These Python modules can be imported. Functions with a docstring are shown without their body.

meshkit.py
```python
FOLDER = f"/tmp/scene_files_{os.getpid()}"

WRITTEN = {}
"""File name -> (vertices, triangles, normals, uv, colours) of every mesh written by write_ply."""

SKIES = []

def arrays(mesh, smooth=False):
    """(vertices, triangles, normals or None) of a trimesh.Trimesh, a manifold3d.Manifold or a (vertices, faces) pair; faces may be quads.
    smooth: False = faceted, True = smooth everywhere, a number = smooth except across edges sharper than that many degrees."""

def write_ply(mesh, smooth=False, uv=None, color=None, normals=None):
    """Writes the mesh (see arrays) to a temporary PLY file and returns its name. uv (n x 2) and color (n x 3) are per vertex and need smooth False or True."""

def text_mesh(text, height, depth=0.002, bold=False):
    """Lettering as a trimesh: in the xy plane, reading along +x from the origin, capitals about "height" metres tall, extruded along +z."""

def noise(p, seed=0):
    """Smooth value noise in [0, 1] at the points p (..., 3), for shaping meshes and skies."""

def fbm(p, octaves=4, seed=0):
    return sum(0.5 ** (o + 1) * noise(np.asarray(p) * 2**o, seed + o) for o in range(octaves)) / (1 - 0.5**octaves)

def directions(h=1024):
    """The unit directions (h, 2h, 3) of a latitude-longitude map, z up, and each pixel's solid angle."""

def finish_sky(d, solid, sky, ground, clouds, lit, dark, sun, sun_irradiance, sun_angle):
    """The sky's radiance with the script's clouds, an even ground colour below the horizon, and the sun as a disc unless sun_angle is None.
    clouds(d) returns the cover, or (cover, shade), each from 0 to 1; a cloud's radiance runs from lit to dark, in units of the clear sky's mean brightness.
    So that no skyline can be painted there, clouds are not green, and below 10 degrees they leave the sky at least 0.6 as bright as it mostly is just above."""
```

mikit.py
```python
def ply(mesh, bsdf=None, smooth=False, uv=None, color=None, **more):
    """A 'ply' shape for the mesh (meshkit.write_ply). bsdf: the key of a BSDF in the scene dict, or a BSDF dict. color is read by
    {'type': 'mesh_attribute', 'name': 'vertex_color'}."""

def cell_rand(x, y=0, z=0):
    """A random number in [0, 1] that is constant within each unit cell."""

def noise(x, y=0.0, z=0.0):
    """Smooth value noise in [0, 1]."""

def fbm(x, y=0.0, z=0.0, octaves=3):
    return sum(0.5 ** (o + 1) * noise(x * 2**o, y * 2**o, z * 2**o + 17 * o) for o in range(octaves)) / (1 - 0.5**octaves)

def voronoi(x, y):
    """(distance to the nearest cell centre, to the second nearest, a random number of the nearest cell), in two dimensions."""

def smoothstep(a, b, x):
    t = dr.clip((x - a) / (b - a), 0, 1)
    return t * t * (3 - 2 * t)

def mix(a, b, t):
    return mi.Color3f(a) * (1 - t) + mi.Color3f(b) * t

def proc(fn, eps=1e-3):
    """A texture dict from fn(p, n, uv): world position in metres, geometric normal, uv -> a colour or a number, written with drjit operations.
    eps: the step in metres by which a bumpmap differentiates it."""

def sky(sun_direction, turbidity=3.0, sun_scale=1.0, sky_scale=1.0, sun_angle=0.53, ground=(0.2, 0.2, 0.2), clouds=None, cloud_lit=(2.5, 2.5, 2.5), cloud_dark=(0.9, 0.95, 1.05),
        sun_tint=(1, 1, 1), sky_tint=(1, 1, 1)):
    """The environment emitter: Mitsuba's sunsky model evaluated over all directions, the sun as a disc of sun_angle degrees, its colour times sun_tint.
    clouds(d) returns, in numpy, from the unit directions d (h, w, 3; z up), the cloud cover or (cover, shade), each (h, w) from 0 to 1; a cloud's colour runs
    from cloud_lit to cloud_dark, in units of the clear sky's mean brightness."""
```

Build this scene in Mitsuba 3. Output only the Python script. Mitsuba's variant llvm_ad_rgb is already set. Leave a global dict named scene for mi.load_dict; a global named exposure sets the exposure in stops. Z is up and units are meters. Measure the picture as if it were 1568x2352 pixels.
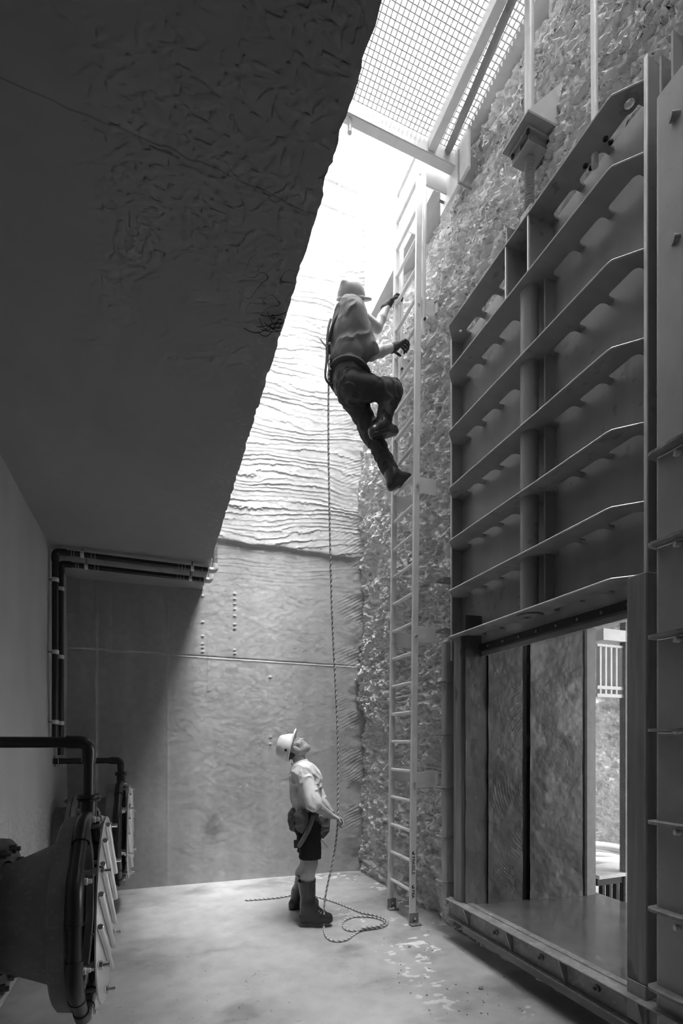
import math
import numpy as np, trimesh, manifold3d as m3, mitsuba as mi, drjit as dr
import mikit, meshkit
from mikit import proc, fbm, noise, smoothstep, voronoi
from shapely.geometry import Polygon, box as sbox
from shapely.ops import unary_union

# ---------------------------------------------------------------- camera, sky, exposure
F, CX, HY, EYE = 1115.0, 784.0, 1705.0, 1.62          # focal length and horizon in pixels of the 1568 x 2352 frame, eye height
YAW = math.atan((784 - 358) / F)
FWD = np.array([math.sin(YAW), math.cos(YAW), 0.0]); RT = np.array([math.cos(YAW), -math.sin(YAW), 0.0]); UP = np.array([0, 0, 1.0])
CAM = np.array([0, 0, EYE])
T = mi.ScalarTransform4f
scene, labels = {}, {}
exposure = 5.3
scene['camera'] = {'type': 'perspective', 'fov': 2 * math.degrees(math.atan(784 / F)), 'fov_axis': 'x', 'near_clip': 0.05, 'far_clip': 200,
                   'principal_point_offset_x': 0.0, 'principal_point_offset_y': -(1705 - 1176) / 2352.0,
                   'to_world': T().look_at(origin=CAM.tolist(), target=(CAM + FWD).tolist(), up=[0, 0, 1])}
# a bright overcast with a hazy sun almost overhead and its broad aureole
SUN = np.array([0.10, -0.27, 1.0]); SUN /= np.linalg.norm(SUN)
scene['sky'] = mikit.sky(SUN, turbidity=4, sun_scale=0.26, sky_scale=1.0, sun_angle=28.0, ground=(0.2, 0.2, 0.2), sun_tint=(0.8355, 0.9917, 1.2582),
                         clouds=lambda d: (np.ones(d.shape[:2]), 1 - np.exp(-(np.degrees(np.arccos(np.clip(d @ SUN, -1, 1))) / 26) ** 2)), cloud_lit=(3.0, 3.0, 3.0), cloud_dark=(1.2, 1.2, 1.2), sky_tint=(1, 1, 1))


def ray(x, y): return FWD + RT * (x - CX) / F + UP * (HY - y) / F
def onx(x, y, X): r = ray(x, y); return CAM + r * X / r[0]
def ony(x, y, Y): r = ray(x, y); return CAM + r * Y / r[1]
def onz(x, y, Z): r = ray(x, y); return CAM + r * (Z - EYE) / r[2]
def ond(x, y, D): return CAM + ray(x, y) * D
def yx(px, X): return onx(px, 1705, X)[1]


# ---------------------------------------------------------------- materials
def gray(v): return {'type': 'rgb', 'value': [v, v, v]}
def mat(name, color, rough=0.6, metallic=0.0, spec=0.5, bump=None, scale=1.0, eps=1e-3, **more):
    c = gray(color) if not callable(color) else proc(color)
    r = rough if not callable(rough) else proc(rough)
    b = {'type': 'principled', 'base_color': c, 'roughness': r, 'metallic': metallic, 'specular': spec, **more}
    if bump is not None:
        b = {'type': 'bumpmap', 'arbitrary': proc(bump, eps), 'scale': scale, 'nested': b}
    scene[name] = {'type': 'twosided', 'nested': b}
    return name


def g3(v): return mi.Color3f(v)


def c_ceiling(p, n, uv):
    v = 0.27 + 0.06 * (fbm(p.x * 1.6, p.y * 1.6, p.z * 1.6, 3) - 0.5) + 0.03 * (fbm(p.x * 14, p.y * 14, p.z * 14, 2) - 0.5)
    spl = smoothstep(0.72, 0.85, noise(p.x * 50, p.y * 50, 3)) * smoothstep(0.25, 0.5, p.x) * 0.05
    scr = smoothstep(0.03, 0.01, dr.abs(noise(p.x * 26 + p.y * 9, p.y * 22, 7) - 0.5)) * smoothstep(0.14, 0.06, dr.abs(p.x - 0.42)) * smoothstep(0.16, 0.06, dr.abs(p.y - 1.86)) * 0.2
    seam = smoothstep(0.0035, 0.001, dr.abs(p.y - (1.533 + 0.02 * p.x) - 0.010 * (noise(p.x * 22, 3) - 0.5))) * (0.4 + 0.6 * noise(p.x * 14, 8)) * 0.12
    return g3(v + spl - scr - seam)
def b_ceiling(p, n, uv):
    blis = smoothstep(0.55, 0.9, noise(p.x * 75, p.y * 75, 1)) * smoothstep(0.45, 0.65, noise(p.x * 1.4, p.y * 1.1, 5))
    return 0.2 * fbm(p.x * 9, p.y * 9, p.z * 9, 3) + 0.8 * blis + 0.35 * noise(p.x * 70, p.y * 70, p.z * 70)
def c_left(p, n, uv):
    v = 0.34 + 0.16 * (fbm(p.y * 1.3, p.z * 0.7, 2, 3) - 0.5) + 0.04 * (fbm(p.y * 5, p.z * 1.2, 9, 2) - 0.5)
    low = smoothstep(1.35, 1.1, p.z + 0.25 * noise(p.y * 2, 4))
    return g3(v + 0.10 * low * (noise(p.y * 60, p.z * 60) - 0.3))
def b_left(p, n, uv): return fbm(p.y * 22, p.z * 22, p.x * 22, 3)
def c_back(p, n, uv):
    v = 0.36 + 0.14 * (fbm(p.x * 1.1, p.z * 1.1, 3, 3) - 0.5) + 0.10 * (fbm(p.x * 7, p.z * 0.8, 5, 3) - 0.5) + 0.06 * (fbm(p.x * 22, p.z * 22, 1, 2) - 0.5)
    patch = smoothstep(0.12, 0.0, dr.sqrt(dr.square((p.x - 0.62) * 0.9) + dr.square(p.z - 0.62) * 0.5) + 0.1 * (fbm(p.x * 12, p.z * 12, 2, 2) - 0.5) - 0.03)
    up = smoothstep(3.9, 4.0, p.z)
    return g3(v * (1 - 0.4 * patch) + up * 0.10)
def b_back(p, n, uv):
    fan = smoothstep(0.42, 0.05, 2.40 - p.x) * (0.5 + 0.5 * dr.sin(p.z * 190 + 26 * fbm(p.x * 3, p.z * 3, 1, 2))) * smoothstep(0.35, 0.6, noise(p.x * 3, p.z * 2.5, 8))
    return fbm(p.x * 26, p.z * 26, 1, 3) + 0.07 * fan
def c_rock(p, n, uv):
    v = 0.68 + 0.40 * (fbm(p.y * 7, p.z * 7, p.x * 7, 4) - 0.5) + 0.24 * (noise(p.y * 42, p.z * 42, p.x * 42) - 0.5)
    damp = smoothstep(1.2, 0.1, p.z) * 0.12
    return g3(dr.clip(v - damp, 0.06, 0.9))
def b_rock(p, n, uv): return fbm(p.y * 26, p.z * 26, p.x * 26, 4)
def c_floor(p, n, uv):
    m = fbm(p.x * 1.6, p.y * 1.6, 3, 4)
    v = 0.35 + 0.30 * (m - 0.5) + 0.08 * (fbm(p.x * 12, p.y * 12, 5, 3) - 0.5)
    dark = smoothstep(0.50, 0.75, fbm(p.x * 2.1 + 4, p.y * 3.1, 8, 5))
    speck = smoothstep(0.60, 0.68, fbm(p.x * 16, p.y * 24, 2, 4)) * smoothstep(1.2, 2.2, p.x + 0.4 * (fbm(p.x * 2, p.y * 2, 1, 2) - 0.5)) * smoothstep(0.5, 0.62, fbm(p.x * 3, p.y * 3, 6, 3))
    pits = smoothstep(0.93, 0.96, noise(p.x * 40, p.y * 40, 11)) * smoothstep(0.5, 0.6, fbm(p.x, p.y, 3, 2)) * 0.08
    return g3(dr.clip(v - 0.11 * dark - pits + 0.34 * speck, 0.05, 0.85))
def r_floor(p, n, uv): return 0.38 + 0.3 * fbm(p.x * 2.5, p.y * 2.5, 9, 3)
def b_floor(p, n, uv): return fbm(p.x * 8, p.y * 8, 1, 4)
def c_steel(p, n, uv):
    v = 0.27 + 0.10 * (fbm(p.x * 5, p.y * 5, p.z * 3, 3) - 0.5) + 0.06 * (fbm(p.y * 22, p.z * 1.2, p.x * 4, 2) - 0.5)
    scab = smoothstep(0.70, 0.78, noise(p.y * 26, p.z * 26, p.x * 26)) * smoothstep(0.55, 0.7, noise(p.y * 3, p.z * 3, 4)) * 0.05
    return g3(v - scab)
def c_iron(p, n, uv): return g3(0.19 + 0.11 * (fbm(p.x * 9, p.y * 9, p.z * 9, 4) - 0.5) + 0.03 * smoothstep(0.7, 0.8, noise(p.x * 50, p.y * 50, p.z * 50)))
def c_galv(p, n, uv): return g3(0.64 + 0.12 * (fbm(p.x * 14, p.y * 14, p.z * 14, 3) - 0.5))
def c_timber(p, n, uv):
    return g3(dr.clip(0.20 + 0.12 * (fbm(p.x * 40, p.y * 40, p.z * 2.2, 3) - 0.5) - 0.10 * smoothstep(0.66, 0.75, fbm(p.x * 9, p.y * 9, p.z * 3, 3)), 0.03, 1))
def b_timber(p, n, uv): return fbm(p.x * 60, p.y * 60, p.z * 6, 3)
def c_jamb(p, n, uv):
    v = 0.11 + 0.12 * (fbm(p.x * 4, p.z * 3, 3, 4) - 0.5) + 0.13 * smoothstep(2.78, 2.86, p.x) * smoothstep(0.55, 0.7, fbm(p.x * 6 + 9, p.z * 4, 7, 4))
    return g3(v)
def b_jamb(p, n, uv):
    arc = dr.sin(260 * dr.sqrt(dr.square(p.x - 3.25) + dr.square(p.z - 1.35)) + 5 * noise(p.x * 9, p.z * 9)) * smoothstep(2.80, 2.74, p.x) * smoothstep(2.46, 2.50, p.x) * smoothstep(0.30, 0.85, noise(p.x * 7, p.z * 5, 2))
    return fbm(p.x * 16, p.z * 16, 1, 3) + 0.05 * arc
def c_sill(p, n, uv): return g3(0.22 + 0.16 * (fbm(p.x * 12, p.y * 12, p.z * 12, 4) - 0.5) + 0.05 * smoothstep(0.60, 0.80, noise(p.x * 45, p.y * 45, p.z * 45)))
def c_cloth(v, a):
    def f(p, n, uv): return g3(v * (1 + a * (fbm(p.x * 16, p.y * 16, p.z * 16, 3) - 0.5)))
    return f

mat('concrete_ceiling', c_ceiling, 0.75, bump=b_ceiling, scale=0.006, spec=0.3)
mat('concrete_left', c_left, 0.75, bump=b_left, scale=0.004, spec=0.3)
mat('concrete_back', c_back, 0.8, bump=b_back, scale=0.0028, spec=0.25)
mat('concrete_plain', 0.33, 0.85)
mat('shaft_concrete', 0.45, 0.85)
mat('column_steel', lambda p, n, uv: g3(0.30 + 0.12 * (fbm(p.x * 9, p.y * 9, p.z * 4, 4) - 0.5) - 0.04 * smoothstep(0.72, 0.85, noise(p.y * 90, p.z * 90, p.x * 90))), 0.4, spec=0.6)
mat('shotcrete_rock', c_rock, 0.55, bump=b_rock, scale=0.05, spec=0.5)
mat('wet_floor', c_floor, r_floor, bump=b_floor, scale=0.004, spec=0.5)
mat('inner_floor', lambda p, n, uv: g3(0.14 + 0.10 * (fbm(p.x * 4, p.y * 4, 2, 3) - 0.5)), lambda p, n, uv: 0.02 + 0.14 * smoothstep(0.45, 0.65, fbm(p.x * 3.5, p.y * 3.5, 4, 3)), spec=0.7, bump=lambda p, n, uv: fbm(p.x * 7, p.y * 7, 1, 2), scale=0.0012)
mat('gate_steel', c_steel, 0.42, spec=0.6)
mat('gate_edge', 0.62, 0.4, metallic=0.4)
mat('black_pipe', 0.022, 0.33, spec=0.5)
mat('cast_iron', c_iron, 0.6, bump=lambda p, n, uv: noise(p.x * 60, p.y * 60, p.z * 60), scale=0.002)
mat('galvanised', c_galv, 0.42, metallic=0.1, spec=0.6)
mat('stainless', 0.78, 0.25, metallic=1.0)
mat('weathered_timber', c_timber, 0.7, bump=b_timber, scale=0.003)
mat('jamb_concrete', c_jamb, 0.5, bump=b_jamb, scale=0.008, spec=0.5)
mat('rusty_sill', c_sill, 0.6, bump=lambda p, n, uv: fbm(p.x * 50, p.y * 50, p.z * 50, 2), scale=0.004)
mat('dark_rubber', 0.03, 0.5)
mat('white_lining', 0.85, 0.5)
mat('grating_resin', 0.62, 0.55)
mat('skin', c_cloth(0.34, 0.15), 0.5, spec=0.4)
mat('light_shirt', c_cloth(0.62, 0.25), 0.9, sheen=0.3, spec=0.1)
mat('grey_shirt', c_cloth(0.14, 0.3), 0.9, sheen=0.3, spec=0.1)
mat('dark_trousers', c_cloth(0.055, 0.4), 0.9, sheen=0.2, spec=0.1)
mat('black_shorts', 0.022, 0.9, sheen=0.2, spec=0.1)
mat('black_rubber', 0.022, 0.3, spec=0.6)
mat('white_plastic', 0.80, 0.3, spec=0.5, clearcoat=0.3)
mat('grey_plastic', 0.34, 0.35, spec=0.5)
mat('pale_rope', 0.55, 0.85)
mat('leather', 0.09, 0.6)
mat('webbing', 0.035, 0.8)
mat('black_print', 0.015, 0.7)
mat('dark_hair', 0.015, 0.6)

# ---------------------------------------------------------------- helpers
def put(key, mesh, bsdf, smooth=30):
    scene[key] = mikit.ply(mesh, bsdf, smooth=smooth)
    return key
USED = {}
def numbered(name):
    n = USED.get(name, 0); USED[name] = n + 1
    return name if n == 0 else f'{name}_{n:03d}'
def thing(name, label, cat, group=None):
    key = numbered(name); labels[key] = {'label': label, 'category': cat}
    if group: labels[key]['group'] = group
    return key
def part(parent, name, mesh, bsdf, smooth=30, label=None, kind=None):
    key = numbered(parent + '__' + name)
    put(key, mesh, bsdf, smooth)
    if label or kind: labels[key] = {**({'label': label} if label else {}), **({'kind': kind} if kind else {})}
    return key
def struct(key, mesh, bsdf, smooth=30, label=None):
    if mesh is not None: put(key, mesh, bsdf, smooth)
    labels[key] = {'kind': 'structure', **({'label': label} if label else {})}
    return key
def cat(*ms): return trimesh.util.concatenate([m for g in ms for m in (g if isinstance(g, (list, tuple)) else [g])])
def bx(x0, x1, y0, y1, z0, z1, b=0.0):
    x0, x1 = sorted((x0, x1)); y0, y1 = sorted((y0, y1)); z0, z1 = sorted((z0, z1))
    if b <= 0:
        m = trimesh.creation.box((x1 - x0, y1 - y0, z1 - z0)); m.apply_translation(((x0 + x1) / 2, (y0 + y1) / 2, (z0 + z1) / 2)); return m
    b = min(b, (x1 - x0) / 2.2, (y1 - y0) / 2.2, (z1 - z0) / 2.2); P = []
    for sx in (0, 1):
        for sy in (0, 1):
            for sz in (0, 1):
                c = np.array([(x0, x1)[sx], (y0, y1)[sy], (z0, z1)[sz]]); o = b * (1 - 2 * np.array([sx, sy, sz]))
                for k in range(3):
                    q = c + o; q[k] = c[k]; P.append(q)
    return trimesh.convex.convex_hull(np.array(P))
def frame(t):
    t = t / np.linalg.norm(t); a = np.cross(t, [0, 0, 1.0] if abs(t[2]) < 0.9 else [1.0, 0, 0]); a /= np.linalg.norm(a)
    return t, a, np.cross(t, a)
def cyl(p0, p1, r0, r1=None, n=24, cap=True):
    p0, p1 = np.array(p0, float), np.array(p1, float); r1 = r0 if r1 is None else r1
    return lathe(p0, p1 - p0, [(0, r0), (np.linalg.norm(p1 - p0), r1)], n, cap)
def lathe(o, axis, prof, n=32, cap=True):
    """prof: (distance along the axis, radius)."""
    t, a, b = frame(np.array(axis, float)); th = np.arange(n) * 2 * np.pi / n
    ring = np.cos(th)[:, None] * a + np.sin(th)[:, None] * b
    V = [np.asarray(o, float) + t * s + ring * r for s, r in prof]; k = len(prof); f = []
    i = np.arange(n); j = (i + 1) % n
    for q in range(k - 1):
        f.append(np.stack([q * n + i, q * n + j, (q + 1) * n + j], 1)); f.append(np.stack([q * n + i, (q + 1) * n + j, (q + 1) * n + i], 1))
    V = list(np.concatenate(V))
    if cap:
        V += [np.asarray(o, float) + t * prof[0][0], np.asarray(o, float) + t * prof[-1][0]]
        f.append(np.stack([j, i, i * 0 + k * n], 1)); f.append(np.stack([(k - 1) * n + i, (k - 1) * n + j, i * 0 + k * n + 1], 1))
    m = trimesh.Trimesh(np.array(V), np.concatenate(f), process=False); m.fix_normals() if n < 0 else None
    return m
def tube(P, r, n=12, closed=False, cap=True):
    P = np.asarray(P, float); m = len(P)
    tg = (np.roll(P, -1, 0) - np.roll(P, 1, 0)) if closed else np.gradient(P, axis=0)
    tg /= np.linalg.norm(tg, axis=1, keepdims=True) + 1e-12
    _, a, _ = frame(tg[0]); A = []
    for t in tg:
        a = a - t * (a @ t); a /= np.linalg.norm(a); A.append(a)
    A = np.array(A); B = np.cross(tg, A); th = np.arange(n) * 2 * np.pi / n
    rr = np.broadcast_to(r, (m,))[:, None, None]
    V = (P[:, None] + rr * (np.cos(th)[None, :, None] * A[:, None] + np.sin(th)[None, :, None] * B[:, None])).reshape(-1, 3)
    f = []; i = np.arange(n); j = (i + 1) % n
    for q in range(m if closed else m - 1):
        s = (q + 1) % m
        f.append(np.stack([q * n + i, q * n + j, s * n + j], 1)); f.append(np.stack([q * n + i, s * n + j, s * n + i], 1))
    if cap and not closed:
        V = np.vstack([V, P[0], P[-1]])
        f.append(np.stack([j, i, i * 0 + m * n], 1)); f.append(np.stack([(m - 1) * n + i, (m - 1) * n + j, i * 0 + m * n + 1], 1))
    return trimesh.Trimesh(V, np.concatenate(f), process=False)
def rounded(P, R, k=7):
    """The polyline P with corners rounded to radius R."""
    P = [np.array(p, float) for p in P]; out = [P[0]]
    for a, b, c in zip(P, P[1:], P[2:]):
        u, v = (a - b) / np.linalg.norm(a - b), (c - b) / np.linalg.norm(c - b)
        d = min(R, 0.49 * np.linalg.norm(a - b), 0.49 * np.linalg.norm(c - b))
        for t in np.linspace(0, 1, k): out.append((1 - t) ** 2 * (b + u * d) + 2 * t * (1 - t) * b + t * t * (b + v * d))
    return np.array(out + [P[-1]])
def spline(P, step=0.02):
    from scipy.interpolate import CubicSpline
    P = np.array(P, float); s = np.r_[0, np.cumsum(np.linalg.norm(np.diff(P, axis=0), axis=1))]
    return CubicSpline(s, P)(np.linspace(0, s[-1], max(8, int(s[-1] / step))))
def extrude(poly, z0, z1):
    return cat([(lambda m: (m.apply_translation((0, 0, z0)), m)[1])(trimesh.creation.extrude_polygon(g, z1 - z0, engine='earcut')) for g in getattr(poly, 'geoms', [poly])])
def place(mesh, o, ex, ey, ez):
    M = np.eye(4); M[:3, 0], M[:3, 1], M[:3, 2], M[:3, 3] = ex, ey, ez, o
    m = mesh.copy(); m.apply_transform(M)
    if np.linalg.det(M[:3, :3]) < 0: m.invert()
    return m
def grid(U, V, fn, keep=None):
    """A sheet: fn(u, v) -> points; keep(u, v) masks the quads."""
    u, v = np.meshgrid(U, V, indexing='ij'); P = fn(u, v).reshape(-1, 3); k = len(V)
    i, j = np.meshgrid(np.arange(len(U) - 1), np.arange(k - 1), indexing='ij')
    if keep is not None:
        w = keep((u[:-1, :-1] + u[1:, 1:]) / 2, (v[:-1, :-1] + v[1:, 1:]) / 2); i, j = i[w], j[w]
    i, j = i.ravel(), j.ravel(); q = np.stack([i * k + j, (i + 1) * k + j, (i + 1) * k + j + 1, i * k + j + 1], 1)
    m = trimesh.Trimesh(P, np.vstack([q[:, [0, 1, 2]], q[:, [0, 2, 3]]]), process=False); m.remove_unreferenced_vertices()
    return m
def nut(o, axis, r, h): return lathe(o, axis, [(0, r * .93), (h * .12, r), (h * .88, r), (h, r * .93)], 6)

nfbm = meshkit.fbm
def N(p, s, octs=3, seed=0): return nfbm(np.asarray(p) * s, octs, seed)

# ---------------------------------------------------------------- the setting
XL, XE, XR, YB, YF, ZC, ZT = -0.885, 0.50, 2.42, 5.76, -1.3, 3.377, 8.2    # left wall, slab edge, rock face, back wall, wall behind the camera, ceiling, rim of the shaft
def yback(x): return 5.668 - 0.06 * (x - 2.438)

struct('floor', grid(np.linspace(-1.2, 2.75, 60), np.linspace(-1.5, 6.0, 110), lambda u, v: np.stack([u, v, 0.006 * (N(np.stack([u, v, 0 * u], -1), 2.0) - .5)], -1)), 'wet_floor', True)

# ceiling slab: its underside and its broken edge
def slab(u, v):
    # u runs across the underside to the edge (u < 1) and then up the edge (u > 1)
    x = np.where(u <= 1, -1.2 + (XE + 1.2) * np.minimum(u, 1) ** 0.8, XE); z = np.where(u <= 1, ZC, ZC + (u - 1) * 0.6)
    p = np.stack([x, v, z], -1); near = np.clip(1 - np.abs(x - XE) / 0.03, 0, 1)
    chip = (N(p, 14, 4, 3) - .5) * 0.022 * near + (N(p, 60, 2, 5) - .5) * 0.014 * near
    groove = -0.006 * np.exp(-((v - 1.53 - 0.02 * (N(p, 3, 2) - .5)) / 0.006) ** 2) - 0.003 * np.exp(-((x - 0.03) / .01) ** 2) * (v < 1.55)
    p[..., 0] += chip - .3 * np.abs(chip)
    p[..., 2] += np.where(u <= 1, -(N(p, 1.2, 2, 7) - .5) * 0.02 - groove + np.abs(chip) * .8, 0)
    return p
struct('ceiling', grid(np.r_[np.linspace(0, 1, 70), np.linspace(1.01, 2, 8)], np.linspace(-1.4, 5.98, 470), slab), 'concrete_ceiling', 40)
struct('wall_shaft', bx(-1.2, XE - 0.012, -1.4, 6.4, ZC + 0.55, ZT), 'shaft_concrete', False)
struct('wall_left', grid(np.linspace(-1.4, 5.95, 90), np.linspace(-0.02, ZC + .1, 50), lambda v, z: np.stack([XL - 0.01 + 0.02 * N(np.stack([v, z, 0 * v], -1), 1.3), v, z], -1)), 'concrete_left', True)
struct('wall_front', bx(-1.3, 3.0, YF - 0.3, YF, -0.05, ZT), 'concrete_ceiling', False)
struct('ceiling_rear', bx(XE - .01, 3.0, -1.4, 0.35, ZC + .02, ZT), 'shaft_concrete', False)

# back wall: cast below, sprayed concrete above with drifting ripples
def back(u, v):
    p = np.stack([u, 0 * u, v], -1)
    up = 1 / (1 + np.exp(-(v - 3.945 + 0.012 * (u - 1.0) - 0.05 * (N(p * [1, 1, 0], 5, 3, 4) - .5)) / 0.008))
    q = p * [1.0, 1, 1.0] + np.stack([0 * u, 0 * u, 0.10 * (N(p, 1.3, 2, 9) - .5) - 0.06 * u], -1)
    ph = q[..., 2] * 16 + 2.6 * (N(q, 1.6, 3, 11) - .5) + 3.0 * (N(q * [1, 1, 5], .9, 2, 12) - .5) + .30 * (N(p, 40, 1, 13) - .5) + .25 * (N(p, 14, 2, 17) - .5)
    amp = .002 + .009 * np.clip(1.9 * N(np.floor(ph)[..., None] * [7.3, 0, 3.1] + p * [1.4, 0, 0], 1.0, 2, 14) - .55, 0, 1) * (.3 + 1.4 * N(p, 9, 2, 19))
    frac = ph - np.floor(ph)
    rip = amp * (1 - frac) ** 2 * np.clip(frac / .07, 0, 1)
    near = np.clip(1 - (2.41 - u) / 0.38, 0, 1)
    fine = N(p, 14, 3, 2) - .5
    d = up * (0.030 + rip) + (1 - up) * rip * .35 * np.clip((v - 3.2) / .6, 0, 1) + 0.0045 * fine + 0.012 * (N(p, 2.0, 3, 6) - .5)
    d = d + near ** 2 * 0.05 * N(p, 6, 3, 8) + near * 0.0018 * np.sin(v * 150 + 9 * N(p, 4, 2) - u * 80) * (N(p, 3, 2, 21) > .5)
    low = 1 - up
    d = d + low * (0.004 * np.exp(-((v - 2.585 + 0.015 * (u - 1)) / 0.008) ** 2) * (u > -.3) - 0.006 * np.exp(-((v - 2.60 + 0.015 * (u - 1)) / 0.006) ** 2)
                   + 0.007 * np.exp(-((u - 0.124) / 0.007) ** 2) * (v < 3.4) + 0.006 * np.exp(-((u + 0.60) / 0.008) ** 2) + 0.006 * np.exp(-((u - .56) / 0.006) ** 2) * (v > 2.2) * (v < 2.9)
                   - 0.006 * np.exp(-((u + 0.45) / 0.010) ** 2) * (v > 2.6))
    for cx, zs in ((0.50, (2.66, 2.71, 2.75, 2.84, 3.0, 3.3)), (0.86, (2.66, 2.7, 2.95, 3.0, 3.1, 3.18, 3.24, 3.3, 3.36)), (1.28, (1.6, 1.68, 2.4))):
        for cz in zs: d = d + 0.012 * np.exp(-(((u - cx) ** 2 + (v - cz) ** 2) / 0.012 ** 2))
    return np.stack([u, yback(u) - d, v], -1)
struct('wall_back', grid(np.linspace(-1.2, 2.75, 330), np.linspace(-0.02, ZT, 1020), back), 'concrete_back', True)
struct('wall_rim', bx(-1.2, 4.0, 5.86, 6.8, 3.0, ZT - 0.005), 'concrete_plain', False)

# rock face sprayed with rough concrete
GY0, GY1, GZ0, GZ1 = 1.60, 3.46, 0.20, 4.90      # behind the gate there is no rock
def rock(u, v):
    p = np.stack([0 * u, u, v], -1)
    w = p + 0.12 * np.stack([0 * u, N(p, 2.5, 2, 31) - .5, N(p, 2.5, 2, 32) - .5], -1)
    d = 0.16 * (N(w, 0.9, 3, 1) - .5) + 0.10 * (N(w, 3.2, 3, 2) - .5)
    n1 = lambda f, sd: meshkit.noise(w * f, sd)
    lump = 1 - np.abs(2 * n1(9, 3) - 1)
    crum = 1.3 * np.abs(2 * n1(17, 4) - 1) + .85 * np.abs(2 * n1(33, 8) - 1) + .4 * n1(70, 9)
    hole = np.clip(N(w * [1, 1.4, .8], 2.0, 3, 5) - .60, 0, 1) * 0.9
    tame = np.clip((0.9 - v) / .9, 0, 1)
    frame_ = np.clip(1 - np.maximum(np.maximum(GY0 - u, u - GY1), np.maximum(GZ0 - v, v - GZ1)) / 0.25, 0, 1)
    x = 2.435 - d * (1 - .5 * tame) * (1 - .8 * frame_) - (0.045 * lump - .04 + 0.040 * (1.3 - crum)) * (1 - .35 * tame) + hole * .35 * (1 - frame_)
    x = x + 0.17 * np.clip((v - 5.2) / 1.6, 0, 1) ** 1.5 + 0.02 * frame_
    return np.stack([x, u + 0.02 * (lump - .5), v - .02 * (lump - .5)], -1)
struct('wall_right', grid(np.linspace(1.2, 5.78, 470), np.linspace(-0.03, 7.0, 700), rock, lambda u, v: ~((u > GY0) & (u < GY1) & (v > GZ0) & (v < GZ1))), 'shotcrete_rock', True)
struct('wall_core', cat(bx(2.80, 3.40, -1.5, 1.60, -0.05, ZT), bx(2.80, 3.40, 3.30, 6.8, -0.05, ZT), bx(2.80, 3.40, 1.60, 3.30, 2.62, ZT), bx(2.43, 3.40, -1.5, 0.7, -.05, ZT)), 'concrete_plain', False)
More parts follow.
